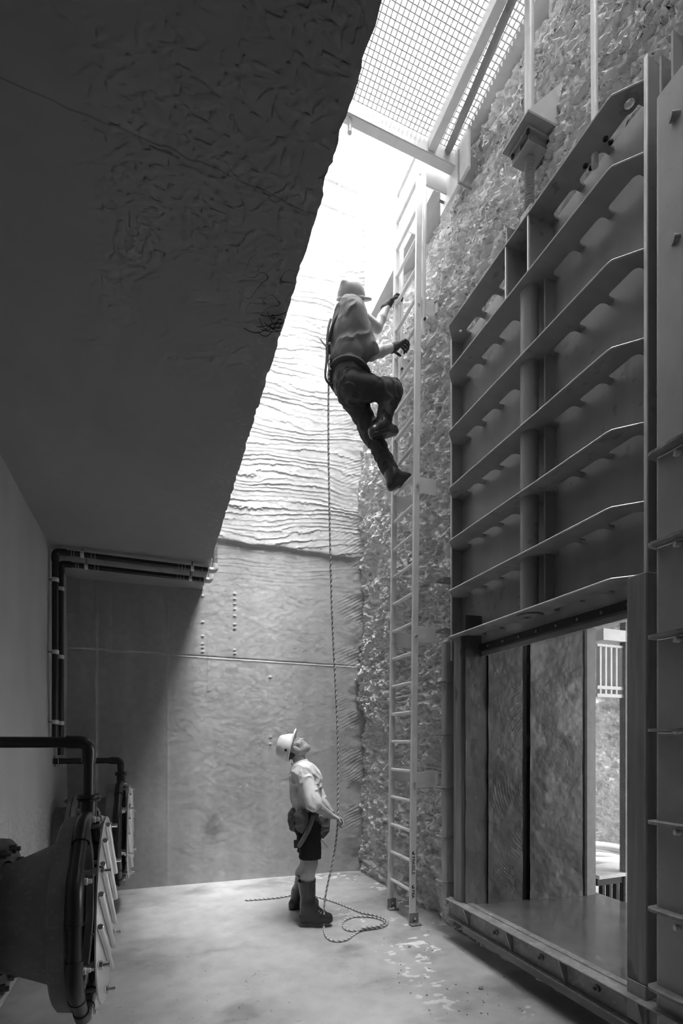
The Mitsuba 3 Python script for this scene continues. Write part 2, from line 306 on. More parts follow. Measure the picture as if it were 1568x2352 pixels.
# concrete collar round the rim above the rock
struct('trim_1', grid(np.r_[0, .04, .08, np.linspace(.1, 1, 24)], np.linspace(0.3, 5.75, 200), lambda u, v: (lambda p: np.stack([
    np.where(u < .1, 2.85 - u / .08 * .39, 2.452 + .006 * N(p, 9, 3)), v, np.where(u < .1, 6.85 + .012 * N(p, 14, 3), 6.85 + (u - .1) / .9 * (ZT - 6.85))], -1))(np.stack([u, v, 0 * u], -1))), 'concrete_back', 40)

# ---------------------------------------------------------------- beyond the gate
zs = 0.345
struct('floor_tunnel', bx(2.30, 3.50, 1.55, 3.30, zs - 0.25, zs - 0.004), 'inner_floor', False)
struct('wall_tunnel', cat(bx(2.42, 3.44, 3.24, 3.6, 0.0, 2.75)), 'jamb_concrete', False)
def jy(x): return 3.20 - (x - 2.29) * 0.125
def panel(x0, x1, off, seed):
    return grid(np.linspace(x0, x1, max(4, int((x1 - x0) / .02))), np.linspace(zs - .05, 2.62, 110), lambda u, v: np.stack([u, jy(u) + off - 0.015 * (N(np.stack([u, 0 * u, v], -1), 5, 4, seed) - .5), v], -1))
for x0, x1, off, sd in ((2.27, 2.455, 0.012, 1), (2.46, 2.765, 0.0, 2), (2.765, 2.83, 0.035, 3), (2.83, 3.325, -0.005, 4)):
    part('wall_tunnel', 'panel', panel(x0, x1, off, sd), 'jamb_concrete', True)
part('wall_tunnel', 'corner_strip', bx(3.35, 3.47, jy(3.4) - 0.006, jy(3.4) + .2, zs - .05, 2.60, .012), 'concrete_back')
struct('wall_tunnel_near', bx(2.42, 3.47, 1.3, 1.66, 0.0, 2.7), 'jamb_concrete', False)
struct('ceiling_tunnel', grid(np.linspace(2.44, 3.5, 40), np.linspace(1.5, 3.4, 60), lambda u, v: np.stack([u, v, 2.52 + .06 * np.clip((u - 2.9) / .5, 0, 1) + .05 * (N(np.stack([u, v, 0 * u], -1), 6, 4) - .5)], -1)), 'shotcrete_rock', True)
struct('ceiling_outer', cat(bx(3.40, 5.1, -1.0, 8.0, 4.3, 8.2), bx(6.5, 7.4, -1, 8, 4.0, 8.2)), 'concrete_plain', False)
struct('floor_outer', bx(3.45, 7.2, -1.0, 8.0, -0.30, 0.02), 'concrete_plain', False)
def outer(u, v):
    p = np.stack([0 * u, u, v], -1); d = .3 * (N(p, 1.2, 4, 41) - .5) + .12 * (1 - np.abs(2 * N(p, 7, 3, 42) - 1)) + .06 * N(p, 18, 2, 43)
    return np.stack([6.35 - d, u, v], -1)
struct('wall_outer', grid(np.linspace(3.4, 7.4, 200), np.linspace(-.05, 4.2, 220), outer), 'shotcrete_rock', True)
struct('wall_outer_end', cat(bx(3.4, 7.2, 7.4, 7.7, -.05, 8.2), bx(3.4, 7.2, -1.2, -.9, -.05, 8.2)), 'concrete_plain', False)

# ---------------------------------------------------------------- the steel gate
gate = thing('sluice_gate', 'tall dark steel lift gate with seven horizontal ribs above the square opening', 'gate')
XF, XS = 2.20, 2.41
RZ = [4.977, 4.609, 4.122, 3.668, 3.243, 2.843, 2.473]
yl, yr = 3.455, 1.744
part(gate, 'skin_plate', bx(XS, XS + .012, yr, yl + .01, 2.30, 5.0), 'gate_steel', False)
welds = [yx(p, XS) for p in (1404, 1337.5, 1278)] + [yx(p, XS) for p in (1153, 1113, 1079)]
def rib(z, front=0.0):
    P = Polygon([(XS, yl), (2.31, yl), (XF + .006, 3.345), (XF, 3.325), (XF, 1.875), (XF + .006, 1.85), (2.308, yr), (XS, yr)])
    notches = []
    for a, b in ((1408, 1484), (1341.5, 1400), (1282, 1334), (1156, 1196), (1116, 1150), (1081, 1110)):
        y0, y1 = sorted((yx(a, XS), yx(b, XS)))
        notches.append(sbox(XS - .062, y0 + .006, XS + .05, y1 - .006).buffer(-.03).buffer(.03, quad_segs=5))
    pipe = Polygon([(2.312 + .062 * math.cos(t), 2.555 + .062 * math.sin(t)) for t in np.linspace(0, 2 * np.pi, 20)[:-1]])
    holes = [Polygon([(x + r * math.cos(t), y + r * math.sin(t)) for t in np.linspace(0, 2 * np.pi, 20)[:-1]]) for x, y, r in ((2.316, 1.838, .024), (2.312, 3.343, .013))] if z > 4.9 else []
    return extrude(P.difference(unary_union(notches + holes)), z - .012, z)
for z in RZ:
    r = part(gate, 'rib', rib(z), 'gate_steel', False)
    part(r, 'bright_edge', tube([(2.308, yr + .004, z - .006), (XF + .006, 1.85, z - .006), (XF, 1.875, z - .006), (XF, 3.325, z - .006), (XF + .006, 3.345, z - .006), (2.31, yl, z - .006)], .0055, 6), 'gate_edge', label='bright worn front edge')
for z0, z1 in ((2.30, 5.08),): part(gate, 'end_stile', bx(2.312, XS + .02, yr - .012, yr, z0, z1, .003), 'gate_steel', False)
part(gate, 'end_stile', bx(2.312, XS + .02, yl, yl + .012, 2.30, 4.99, .003), 'gate_steel', False)
part(gate, 'stile_edge', bx(2.300, 2.314, yr - .016, yr + .004, 2.40, 5.08, .003), 'gate_edge', False)
part(gate, 'stile_edge', bx(2.300, 2.314, yl - .002, yl + .014, 2.30, 4.99, .003), 'gate_edge', False)
for a, b in zip(RZ[1:], RZ[2:] + [RZ[-1]]):
    if a > b: part(gate, 'centre_tube', cyl((2.305, 2.555, b - .012), (2.305, 2.555, a - .012), .058, n=32, cap=False), 'gate_steel')
part(gate, 'tube_collar', lathe((2.305, 2.555, 2.461), (0, 0, -1), [(0, .085), (.012, .085), (.014, .062), (.014, .035), (0.002, .03)], 32), 'rusty_sill', label='round collar under the lowest rib')
part(gate, 'tube_rib', bx(2.33, XS, 2.44, 2.452, 2.47, RZ[1]), 'gate_steel', False)
for y in (2.45, 2.66): part(gate, 'lifting_lug', bx(XF + .01, XS, y, y + .014, RZ[1], 5.02 if y < 2.5 else 5.10, .003), 'gate_steel', False)
for y in (2.452, 2.662): part(gate, 'lug_edge', bx(XF + .002, XF + .012, y - .001, y + .011, RZ[1], 4.965, .002), 'gate_edge', False)
part(gate, 'seal_strip', bx(XS - .022, XS, 1.78, 3.34, 2.335, 2.395, .006), 'dark_rubber', False, label='black rubber seal strip along the bottom edge')
for y in np.arange(1.9, 3.3, 0.17): part(gate, 'seal_bolt', nut((XS - .02, y, 2.365), (-1, 0, 0), .011, .008), 'cast_iron', False)
part(gate, 'eye_ring', lathe((2.316, 1.84, 4.966), (0, 0, -1), [(0, .046), (.003, .046), (.003, .028), (0, .026)], 24, False), 'rusty_sill', label='worn ring around the eye in the top rib')
for x, y in ((2.325, 1.99), (2.365, 1.99), (2.325, 2.125), (2.362, 2.12), (2.30, 2.78)):
    part(gate, 'plug_bolt', lathe((x, y, 4.965), (0, 0, -1), [(0, .013), (.008, .013), (.008, .007), (.002, .006)], 12), 'black_pipe', False)

# frame of the opening
for nm, y0, y1, x0, zb, lab in (('opening_post', 3.25, 3.352, 2.25, .35, 'weathered square post on the far left side of the gate opening'),
                                ('opening_post', 1.690, 1.803, 2.25, .42, 'wide scarred post on the near right side of the gate opening')):
    t = thing(nm, lab, 'post')
    part(t, 'shaft', bx(x0, x0 + .13, y0, y1, zb, 2.462, .006), 'weathered_timber', False)
    if y0 < 2:
        part(t, 'foot_plate', bx(x0 - .004, x0 + .125, y0 + .002, y1 - .004, .215, zb, .004), 'gate_steel', False, label='dark steel foot below a weld seam')
    else:
        part(t, 'edge_strip', bx(x0 + .13, x0 + .15, y0 - .004, y0 + .03, zb, 2.40, .004), 'jamb_concrete', False)
def lug_shape(y0, y1, x0):
    return sbox(x0, y0, XS + .02, y1).buffer(-.045).buffer(.045)
def column(y0, y1, zb, zt, lug_y, label):
    t = thing('guide_column', label, 'column')
    prof = sbox(2.25, y0, XS + .05, y1).buffer(-.022).buffer(.022, quad_segs=6)
    part(t, 'shaft', extrude(prof, zb, zt), 'column_steel', 40)
    for z in (3.0, 2.57, 2.13, 1.685, 1.245, .83, .455):
        l = part(t, 'stiffener', extrude(lug_shape(*lug_y), z - .014, z), 'rusty_sill', 40)
        part(l, 'weld_bead', tube([(2.245, y1 - .02, z - .018), (2.245, (y0 + y1) / 2, z - .020), (2.247, y0 + .015, z - .018)], .005, 6), 'gate_edge')
    return t
c1 = column(1.50, 1.652, .15, 4.72, (1.46, 1.662, 2.188), 'round-cornered steel guide column at the right edge with protruding stiffener plates')
part(c1, 'inner_channel', cat(bx(2.27, 2.345, 1.632, 1.642, 4.6, 4.93), bx(2.335, 2.345, 1.56, 1.642, 4.6, 4.97), bx(2.27, 2.335, 1.575, 1.585, 4.6, 4.97)), 'gate_steel', False, label='taller channel rising out of the column top')
for z in (2.95, 2.53, 2.09, 1.665, 1.20, .76, .43): part(c1, 'anchor_stub', cyl((2.30, 1.512, z), (2.235, 1.545, z + .004), .0135, n=16), 'galvanised', label='round anchor stub')
part(c1, 'anchor_stub', cyl((2.30, 1.52, 4.52), (2.225, 1.56, 4.52), .02, n=16), 'rusty_sill'); part(c1, 'anchor_stub', cyl((2.30, 1.52, 3.95), (2.235, 1.555, 3.95), .02, n=16), 'rusty_sill')
c2 = column(3.475, 3.54, .27, 2.46, (3.47, 3.60, 2.215), 'narrow steel guide column on the rock between the ladder and the gate')

sill = thing('sill_beam', 'rusty steel sill beam with triangular gussets below the gate opening', 'beam')
sx = 2.20
part(sill, 'top_flange', bx(sx, 2.285, 1.48, 3.40, zs - .006, zs + .004, .003), 'rusty_sill', False)
part(sill, 'seat_strip', bx(2.285, 2.34, 1.60, 3.30, zs - .006, zs + .008, .004), 'rusty_sill', False)
part(sill, 'web', bx(2.265, 2.285, 1.40, 3.44, .20, zs - .004), 'rusty_sill', False)
part(sill, 'bottom_flange', bx(2.222, 2.31, 1.40, 3.44, .190, .202, .003), 'rusty_sill', False)
for px in (1070, 1167, 1289, 1468):
    y = yx(px, 2.235)
    part(sill, 'gusset', place(extrude(Polygon([(sx + .004, zs - .006), (2.266, zs - .006), (2.266, .202), (2.252, .202)]), 0, .012), (0, y, 0), (1, 0, 0), (0, 0, 1), (0, -1, 0)), 'gate_steel', False)
for px in (1137, 1240, 1368, 1540):
    y = yx(px, 2.25); b = part(sill, 'bolt', cyl((2.268, y, .27), (2.225, y, .27), .0095, n=10), 'cast_iron')
    part(b, 'nut', nut((2.266, y, .27), (-1, 0, 0), .020, .016), 'cast_iron', False)

# lifting screw and its bearing bracket
zb = 5.55
br = thing('screw_bearing', 'grey steel bearing bracket on the rock that holds the lifting screw', 'bracket')
part(br, 'base_plate', extrude(Polygon([(2.158, 2.645), (2.162, 2.41), (2.60, 2.40), (2.60, 2.645)]), zb, zb + .014), 'gate_steel', False)
part(br, 'gusset', place(extrude(Polygon([(2.165, zb + .012), (2.60, zb + .012), (2.60, zb + .50)]), 0, .012), (0, 2.425, 0), (1, 0, 0), (0, 0, 1), (0, -1, 0)), 'galvanised', False)
part(br, 'nut_plate', bx(2.205, 2.40, 2.455, 2.635, zb - .018, zb, .004), 'gate_steel', False)
part(br, 'lower_plate', bx(2.225, 2.385, 2.475, 2.63, zb - .075, zb - .064, .003), 'column_steel', False)
part(br, 'side_web', bx(2.375, 2.385, 2.48, 2.625, zb - .066, zb - .016), 'cast_iron', False)
part(br, 'side_web', bx(2.23, 2.38, 2.475, 2.485, zb - .066, zb - .016), 'cast_iron', False)
part(br, 'side_web', bx(2.225, 2.235, 2.55, 2.63, zb - .066, zb - .016), 'cast_iron', False)
part(br, 'grout_pad', grid(np.linspace(0, 1, 12), np.linspace(0, 1, 12), lambda u, v: np.stack([2.40 + .2 * u, 2.42 + .2 * v, zb - .02 - .05 * N(np.stack([u, v, 0 * u], -1), 4) * u], -1)), 'concrete_back', True)
for dx, dy in ((-.075, -.065), (-.075, .065), (.075, -.065), (.075, .065)): part(br, 'bolt', nut((2.302 + dx * 1.1, 2.545 + dy * 1.1, zb - .016), (0, 0, -1), .012, .020), 'black_pipe', False)
part(br, 'wall_stub', cyl((2.50, 2.365, zb - .02), (2.50, 2.365, zb + .09), .035, n=20), 'galvanised')
scr = thing('lifting_screw', 'pale vertical lifting rod with a threaded lower end above the middle of the gate', 'rod')
part(scr, 'shaft', cyl((2.305, 2.555, zb + .01), (2.305, 2.555, 8.0), .030, n=24), 'galvanised')
Zt = np.arange(5.0, zb - .06, .0015)
part(scr, 'thread', lathe((2.305, 2.555, 5.0), (0, 0, 1), [(z - 5.0, .024 + .008 * math.sin(z * 2 * np.pi / .020)) for z in Zt], 24), 'column_steel', True, label='coarse screw thread')
part(scr, 'rod_end', bx(2.27, 2.345, 2.50, 2.61, 4.972, 5.13, .01), 'gate_steel', False)
sr = thing('stem_rod', 'plain pale round rod hanging down the rock behind the right end of the gate top', 'rod')
part(sr, 'shaft', cyl((2.335, yx(1366, 2.335), 4.9), (2.335, yx(1358, 2.335), 8.0), .019, n=20), 'galvanised')

# ---------------------------------------------------------------- ladder
LAD = thing('access_ladder', 'tall pale metal ladder fixed to the rough rock beside the gate', 'ladder')
def lean(m):
    m = m.copy(); m.vertices[:, 0] += .0105 * m.vertices[:, 2]; return m
lx, ly0, ly1 = 2.135, 3.83, 4.262
def rail(y, s): # a C channel, open outwards
    w = .028
    return cat(bx(lx - .022, lx - .018 + .0, y - w / 2, y + w / 2, .02, 7.35, .001), bx(lx + .028, lx + .032, y - w / 2, y + w / 2, .02, 7.35, .001), bx(lx - .022, lx + .032, y + s * w / 2, y + s * (w / 2 - .005), .02, 7.35, .001))
for y, s in ((ly0, -1), (ly1, -1)):
    part(LAD, 'rail', lean(rail(y, s)), 'galvanised', False)
for k in range(26):
    z = .285 + .268 * k
    rg = []
    th = np.linspace(0, 2 * np.pi, 25)[:-1]
    prof = Polygon([((.0155 + .0012 * (i % 2)) * math.cos(a), (.0155 + .0012 * (i % 2)) * math.sin(a)) for i, a in enumerate(th)])
    part(LAD, 'rung', lean(place(extrude(prof, 0, ly1 - ly0 - .01), (lx + .005, ly0 + .005, z), (1, 0, 0), (0, 0, 1), (0, 1, 0))), 'galvanised', 35)
for z, stub in ((1.28, 1), (2.60, 0), (3.95, 0), (5.58, 1), (6.75, 0)):
    for y, dz in ((ly0 + .018, 0), (ly1 + .018, .03)):
        b = part(LAD, 'wall_bracket', lean(bx(lx - .01, 2.405 - .0105 * z + (.02 if z > 5 else 0), y, y + .007, z - .072 + dz, z + .072 + dz, .002)), 'galvanised', False)
        part(b, 'bolt', lean(nut((lx + .006, y - .030, z - .03 + dz), (0, -1, 0), .012, .014)), 'stainless', False)
        if stub and y < 4: part(b, 'anchor', lean(cyl((2.40 - .0105 * z, y - .012, z - .045), (2.40 - .0105 * z, y - .012, z + .045), .02, n=16)), 'galvanised')
for y, z0, dx in ((ly0 + .02, 5.30, .125), (ly1 + .02, 5.16, .125)):
    st = part(LAD, 'grab_pole', lean(cyl((lx + dx - .052, y, z0), (lx + dx - .052, y, 7.45), .021, n=20)), 'galvanised')
    part(st, 'bolt', lean(nut((lx + dx - .052, y - .02, z0 + .14), (0, -1, 0), .012, .016)), 'black_pipe', False)
for y in (ly0, ly1):
    f = part(LAD, 'foot_bracket', lean(cat(bx(lx - .04, lx + .06, y - .075, y - .016, 0.004, .012), bx(lx - .035, lx + .055, y - .024, y - .016, .004, .10))), 'cast_iron', False)
    part(f, 'bolt', lean(nut((lx + .012, y - .024, .055), (0, -1, 0), .014, .012)), 'stainless', False)
    part(f, 'anchor_bolt', lean(nut((lx + .012, y - .052, .01), (0, 0, 1), .013, .02)), 'stainless', False)
def tape(txt, z, h): # reads downwards on the near side of the right rail
    m = meshkit.text_mesh(txt, h, .0008, bold=True)
    return lean(place(m, (lx - .010, ly0 - .0142, z), (0, 0, -1), (1, 0, 0), (0, -1, 0)))
def mug(z):
    c = Polygon([(.016 * math.cos(a), .016 * math.sin(a)) for a in np.linspace(0, 2 * np.pi, 22)[:-1]]).difference(sbox(-.02, .004, .004, .02)).difference(Polygon([(.007 * math.cos(a) - .001, .007 * math.sin(a) + .004) for a in np.linspace(0, 2 * np.pi, 14)[:-1]]))
    return lean(place(extrude(c, 0, .0008), (lx + .005, ly0 - .0142, z), (0, 0, -1), (1, 0, 0), (0, -1, 0)))
def zrail(py): return 1.62 + (1705 - py) * 4.33 / 1115
part(LAD, 'tape_print', cat(tape('FRAGILE', zrail(1967), .028), mug(zrail(1959.5)), mug(zrail(2037)), tape('FRA', zrail(2044), .028)), 'black_print', False, label='black FRAGILE tape lettering running down the rail')

# ---------------------------------------------------------------- walkway above the shaft
WK = thing('walkway_grating', 'pale square-mesh grating walkway overhead with its steel support beams', 'grating')
gz0, gz1, gy1 = 6.72, 6.758, 3.60
bars = [bx(0.42, 2.44, y - .003, y + .003, gz0, gz1) for y in np.arange(.37, gy1, .038)] + [bx(x - .003, x + .003, .36, gy1, gz0, gz1) for x in np.arange(.44, 2.45, .038)]
part(WK, 'mesh_panel', cat(bars), 'grating_resin', False, kind='stuff')
part(WK, 'end_beam', bx(0.45, 2.42, gy1 - .04, gy1 + .04, gz0 - .13, gz0 - .002, .006), 'galvanised', False)
part(WK, 'cross_beam', bx(0.45, 2.14, 2.50, 2.56, gz0 - .07, gz0 - .002, .004), 'galvanised', False)
part(WK, 'cross_beam', bx(0.45, 2.14, 1.30, 1.36, gz0 - .07, gz0 - .002, .004), 'galvanised', False)
part(WK, 'long_beam', bx(2.14, 2.21, .36, gy1 - .04, gz0 - .11, gz0 - .002, .005), 'galvanised', False)
part(WK, 'brace', cyl((2.335, gy1 - .02, gz0 - .04), (2.215, 2.25, gz0 - .10), .030, n=4), 'gate_steel', False)
part(WK, 'hanging_stub', cyl((1.445, gy1 + .0, gz0 - .23), (1.445, gy1, gz0 - .12), .018, n=14), 'galvanised')
cb = thing('angle_cleat', 'bolted steel angle cleat on the collar carrying the end of the walkway beam', 'bracket')
part(cb, 'upright_leg', bx(2.41, 2.44, gy1 - .22, gy1 + .20, gz0 - .33, gz0 + .10, .004), 'galvanised', False)
part(cb, 'wing', bx(2.20, 2.43, gy1 + .09, gy1 + .10, gz0 - .24, gz0 + .02, .003), 'galvanised', False)
part(cb, 'lower_leg', bx(2.40, 2.60, gy1 - .10, gy1 - .085, gz0 - .34, gz0 - .05, .004), 'gate_steel', False)
for dz in (-.26, -.05, .06): part(cb, 'bolt', cyl((2.42, gy1 + .14, gz0 + dz), (2.36, gy1 + .14, gz0 + dz), .010, n=8), 'cast_iron', False)
gr = thing('guard_rail', 'faint pale guard rail on the rim of the shaft, against the white sky', 'railing')
for z in (8.62, 8.97): part(gr, 'rail', cyl((.3, 5.98, z), (2.9 if z > 8.8 else 2.62, 5.98, z), .022, n=12), 'column_steel')
for x in (.7, 2.25): part(gr, 'post', cyl((x, 5.98, 8.17), (x, 5.98, 8.99), .022, n=12), 'column_steel')

# ---------------------------------------------------------------- flanged pipes with ring mains and grilles on the left
def pipe_set(yc, zc, feed_z, near):
    where = 'in the left foreground' if near else 'by the back wall'
    fp = thing('flanged_pipe', f'dark cast iron pipe mouth with wide end flange {where}', 'pipe')
    ax = (1, 0, 0); o = lambda x: (x, yc, zc)
    part(fp, 'barrel', lathe(o(-.93), ax, [(0, .25), (.28, .25), (.33, .27), (.48, .335), (.52, .36)], 64, False), 'cast_iron')
    part(fp, 'end_flange', lathe(o(-.425), ax, [(0, .33), (0, .435), (.012, .452), (.070, .462), (.080, .455), (.080, .38), (.030, .375), (.03, .30)], 72, False), 'cast_iron', 25)
    part(fp, 'lining', lathe(o(-.342), ax, [(0, .445), (.006, .44), (.006, .375), (-.03, .37)], 72, False), 'white_lining', 25, label='pale sealing face inside the flange')
    part(fp, 'bore', lathe(o(-.40), ax, [(0, 0.001), (0.0, .37)], 48, False), 'dark_rubber', False)
    part(fp, 'joint_flange', lathe(o(-.745), ax, [(0, .25), (0, .365), (.035, .37), (.036, .33), (.040, .33), (.041, .37), (.075, .365), (.075, .26)], 56, False), 'cast_iron', 25)
    for k in range(12):
        a = k * np.pi / 6 + .2; c = np.array([0, .318 * math.cos(a), .318 * math.sin(a)])
        b = part(fp, 'flange_bolt', cyl(np.array(o(-.785)) + c, np.array(o(-.63)) + c, .012, n=10), 'cast_iron')
        for x in (-.668, -.772): part(b, 'nut', nut(np.array(o(x)) + c, (1, 0, 0), .024, .022), 'cast_iron', False)
    part(fp, 'grout_ring', lathe(o(-.905), ax, [(0, .33), (.03, .31), (.045, .25)], 40, False), 'concrete_left')
    # ring main
    rm = thing('ring_main', f'black pipe hoop around the pipe mouth {where}', 'pipe')
    R, xr, pr = .475, -.315, .029
    ang = np.radians(np.arange(8) * 45 + 22.5)
    V = [np.array([xr, yc + R * 1.05 * math.cos(a), zc + R * 1.05 * math.sin(a)]) for a in ang]
    for k in range(8):
        a, b = V[k], V[(k + 1) % 8]
        part(rm, 'ring_segment', cyl(a + (b - a) * .2, b - (b - a) * .2, pr, n=20), 'black_pipe')
        part(rm, 'weld_ring', cyl(a + (b - a) * .295, a + (b - a) * .31, pr + .008, n=18), 'black_pipe')
        e = part(rm, 'ring_elbow', tube(rounded([a + (V[k - 1] - a) * .3, a, a + (b - a) * .3], .09, 9), pr + .005, 18), 'black_pipe', 40)
    zt = zc + R * .97
    part(rm, 'tee', cyl((xr, yc, zt - .01), (xr, yc, zt + .075), pr + .008, n=20), 'black_pipe')
    part(rm, 'union', lathe((xr, yc, zt + .075), (0, 0, 1), [(0, .034), (0, .052), (.012, .056), (.014, .04), (.018, .04), (.020, .056), (.032, .052), (.034, .034)], 28), 'black_pipe', 25)
    part(rm, 'riser', cyl((xr, yc, zt + .10), (xr, yc, feed_z - .07), pr * .93, n=20), 'black_pipe')
    part(rm, 'elbow', tube(rounded([(xr - .10, yc, feed_z), (xr, yc, feed_z), (xr, yc, feed_z - .10)], .07, 9), pr + .004, 20), 'black_pipe', 40)
    part(rm, 'feed_pipe', cyl((XL - .02, yc, feed_z), (xr - .07, yc, feed_z), pr * .93, n=20), 'black_pipe')
    cl = part(rm, 'clamp', tube([(-.84, yc + .036 * math.cos(a), feed_z + .036 * math.sin(a)) for a in np.linspace(0, 2 * np.pi, 15)[:-1]], .005, 6, True), 'cast_iron')
    part(cl, 'clamp_bolt', cat(*[cyl((-.84 + d, yc, feed_z - .05), (-.84 + d, yc, feed_z + .05), .006, n=8) for d in (-.03, .03)]), 'cast_iron', False)
    # grille
    gp = thing('grille_plate', f'shiny round plate with slanting bars before the pipe mouth {where}', 'grille')
    xp = -.244
    part(gp, 'disc', lathe(o(xp), ax, [(0, .001), (0, .445), (.002, .449), (.008, .449), (.010, .445), (.010, .001)], 96, False), 'stainless', 25)
    e, nrm = np.array([0, .811, -.585]), np.array([0, .585, .811])
    for off in (.30, .175, .045, -.09, -.215):
        h = math.sqrt(.43 ** 2 - off ** 2); c = np.array(o(xp + .022)) + nrm * off
        part(gp, 'bar', lathe(c - e * h, e, [(0, .0115), (.001, .0125), (2 * h - .001, .0125), (2 * h, .0115)], 18), 'stainless')
    for k in range(6):
        a = np.radians(81 + 60 * k); c = np.array([0, .40 * math.cos(a), .40 * math.sin(a)])
        s = part(gp, 'stud', cyl(np.array(o(-.365)) + c, np.array(o(xp + .055)) + c, .0105, n=12), 'stainless')
        part(s, 'nut', nut(np.array(o(xp + .010)) + c, (1, 0, 0), .020, .018), 'stainless', False)
        part(s, 'nut', nut(np.array(o(xp - .022)) + c, (1, 0, 0), .020, .018), 'stainless', False)
    for k in range(8):
        a = np.radians(15 + 45 * k); c = np.array([0, .455 * math.cos(a), .455 * math.sin(a)])
        z = part(rm, 'spray_nozzle', lathe(np.array(o(xr + .02)) + c * (R / .455), ax, [(0, .016), (.022, .016), (.024, .011), (.040, .010)], 12), 'galvanised', label='small pale nozzle on the hoop')
pipe_set(2.73, .79, 1.62, True)
pipe_set(5.14, .765, 1.445, False)

for k, (yp, zlow, zp) in enumerate(((4.93, 1.60, 3.315), (5.20, 1.50, 3.300))):
    pp = thing('conduit_pipe', ('black pipe under the ceiling, the left and upper one of the pair', 'black pipe under the ceiling, the right and lower one of the pair')[k], 'pipe', None)
    xw, xe = XL + .05, (.545, .530)[k]
    part(pp, 'drop_pipe', cyl((xw, yp, zlow), (xw, yp, zp - .06), .026, n=18), 'black_pipe')
    part(pp, 'ceiling_run', cyl((xw + .06, yp, zp), (xe - .07, yp, zp), .024, n=18), 'black_pipe')
    part(pp, 'elbow', tube(rounded([(xw, yp, zp - .09), (xw, yp, zp), (xw + .09, yp, zp)], .06, 8), .030, 18), 'black_pipe', 40)
    part(pp, 'end_elbow', tube(rounded([(xe - .07, yp, zp), (xe, yp, zp), (xe, yp, zp + .07)], .045, 8), .030, 18), 'galvanised', 40, label='bright metal elbow at the slab edge')
    part(pp, 'riser', cyl((xe, yp, zp + .06), (xe, yp, zp + 1.5), .024, n=18), 'cast_iron')
    for z in (3.06, 2.42, 1.80):
        c = part(pp, 'clamp', lathe((xw, yp, z - .018), (0, 0, 1), [(0, .030), (.036, .030)], 18), 'galvanised')
        part(c, 'arm', bx(XL - .01, xw - .02, yp - .006, yp + .006, z - .006, z + .006), 'cast_iron', False)
    for x in (-.62, .33):
        c = part(pp, 'clamp', lathe((x - .015, yp, zp), (1, 0, 0), [(0, .029), (.03, .029)], 18), 'galvanised')
        part(c, 'hanger', cyl((x, yp, zp + .02), (x, yp, ZC + .02), .006, n=8), 'cast_iron')
    for x in (-.71, -.69, -.55, -.52, .20, .23, .26, .42): part(pp, 'thread_ring', lathe((x, yp, zp), (1, 0, 0), [(0, .0265), (.008, .0265)], 16), 'cast_iron')

# ---------------------------------------------------------------- outside: bar screen, hose, mesh
bs = thing('bar_screen', 'steel bar screen seen through the gate opening in front of the bright outer rock', 'screen')
ys = 3.25; X = lambda px: (lambda r: r[0] / r[1] * ys)(ray(px, 1700)); Zp = lambda px, py: ony(px, py, ys)[2]
part(bs, 'top_beam', bx(3.75, 4.30, ys - .02, ys + .5, Zp(1400, 1472), Zp(1400, 1446)), 'galvanised', False)
for py, h in ((1484, .02), (1580, .03), (1598, .03)): part(bs, 'rail', bx(3.7, 4.35, ys, ys + .05, Zp(1405, py) - h / 2, Zp(1405, py) + h / 2), 'galvanised', False)
for x in np.arange(3.74, 4.3, .066): part(bs, 'bar', bx(x, x + .022, ys + .01, ys + .05, Zp(1405, 1598), Zp(1405, 1480)), 'galvanised', False)
part(bs, 'step_plate', bx(3.7, 4.4, ys - .02, ys + .30, Zp(1410, 2014), Zp(1410, 2006)), 'galvanised', False)
part(bs, 'step_front', bx(3.7, 4.4, ys, ys + .02, Zp(1410, 2030), Zp(1410, 2014)), 'black_pipe', False)
for x in np.arange(3.76, 4.3, .085): part(bs, 'lower_bar', bx(x, x + .034, ys, ys + .04, 0.03, Zp(1410, 2028)), 'black_pipe', False)
xp = X(1431.5)
part(bs, 'side_post', bx(xp, xp + .12, ys - .02, ys + .04, .03, 2.75), 'cast_iron', False)
hs = thing('hose_coil', 'thick pale hose coiled on the outer floor behind the bar screen', 'hose')
hc = onz(1405, 1970, .10)
part(hs, 'coil', tube(np.array([[5.45 + .33 * math.cos(t) * (1 + .02 * t), 4.70 + .33 * math.sin(t), .06 + .02 * t] for t in np.linspace(0, 9.5, 120)]), .055, 12), 'pale_rope', 60)

# ---------------------------------------------------------------- loose grit on the floor
rng = np.random.default_rng(4); gm = []
for k in range(150):
    px, py = rng.uniform(880, 1330), rng.uniform(2060, 2340); x, y, _ = onz(px, py, 0)
    if 1.5 < x < 2.30 and y > 1.5:
        s = rng.uniform(.003, .009) * (2.2 if rng.random() < .06 else 1); m = trimesh.creation.icosphere(0, s); m.vertices *= rng.uniform(.6, 1.2, (12, 3)) * [1, 1, .6]; m.apply_translation((x, y, s * .3)); gm.append(m)
labels[put('loose_grit', cat(gm), 'rusty_sill', False)] = {'label': 'loose grit and crumbs scattered on the floor near the ladder and the sill', 'category': 'grit', 'kind': 'stuff'}

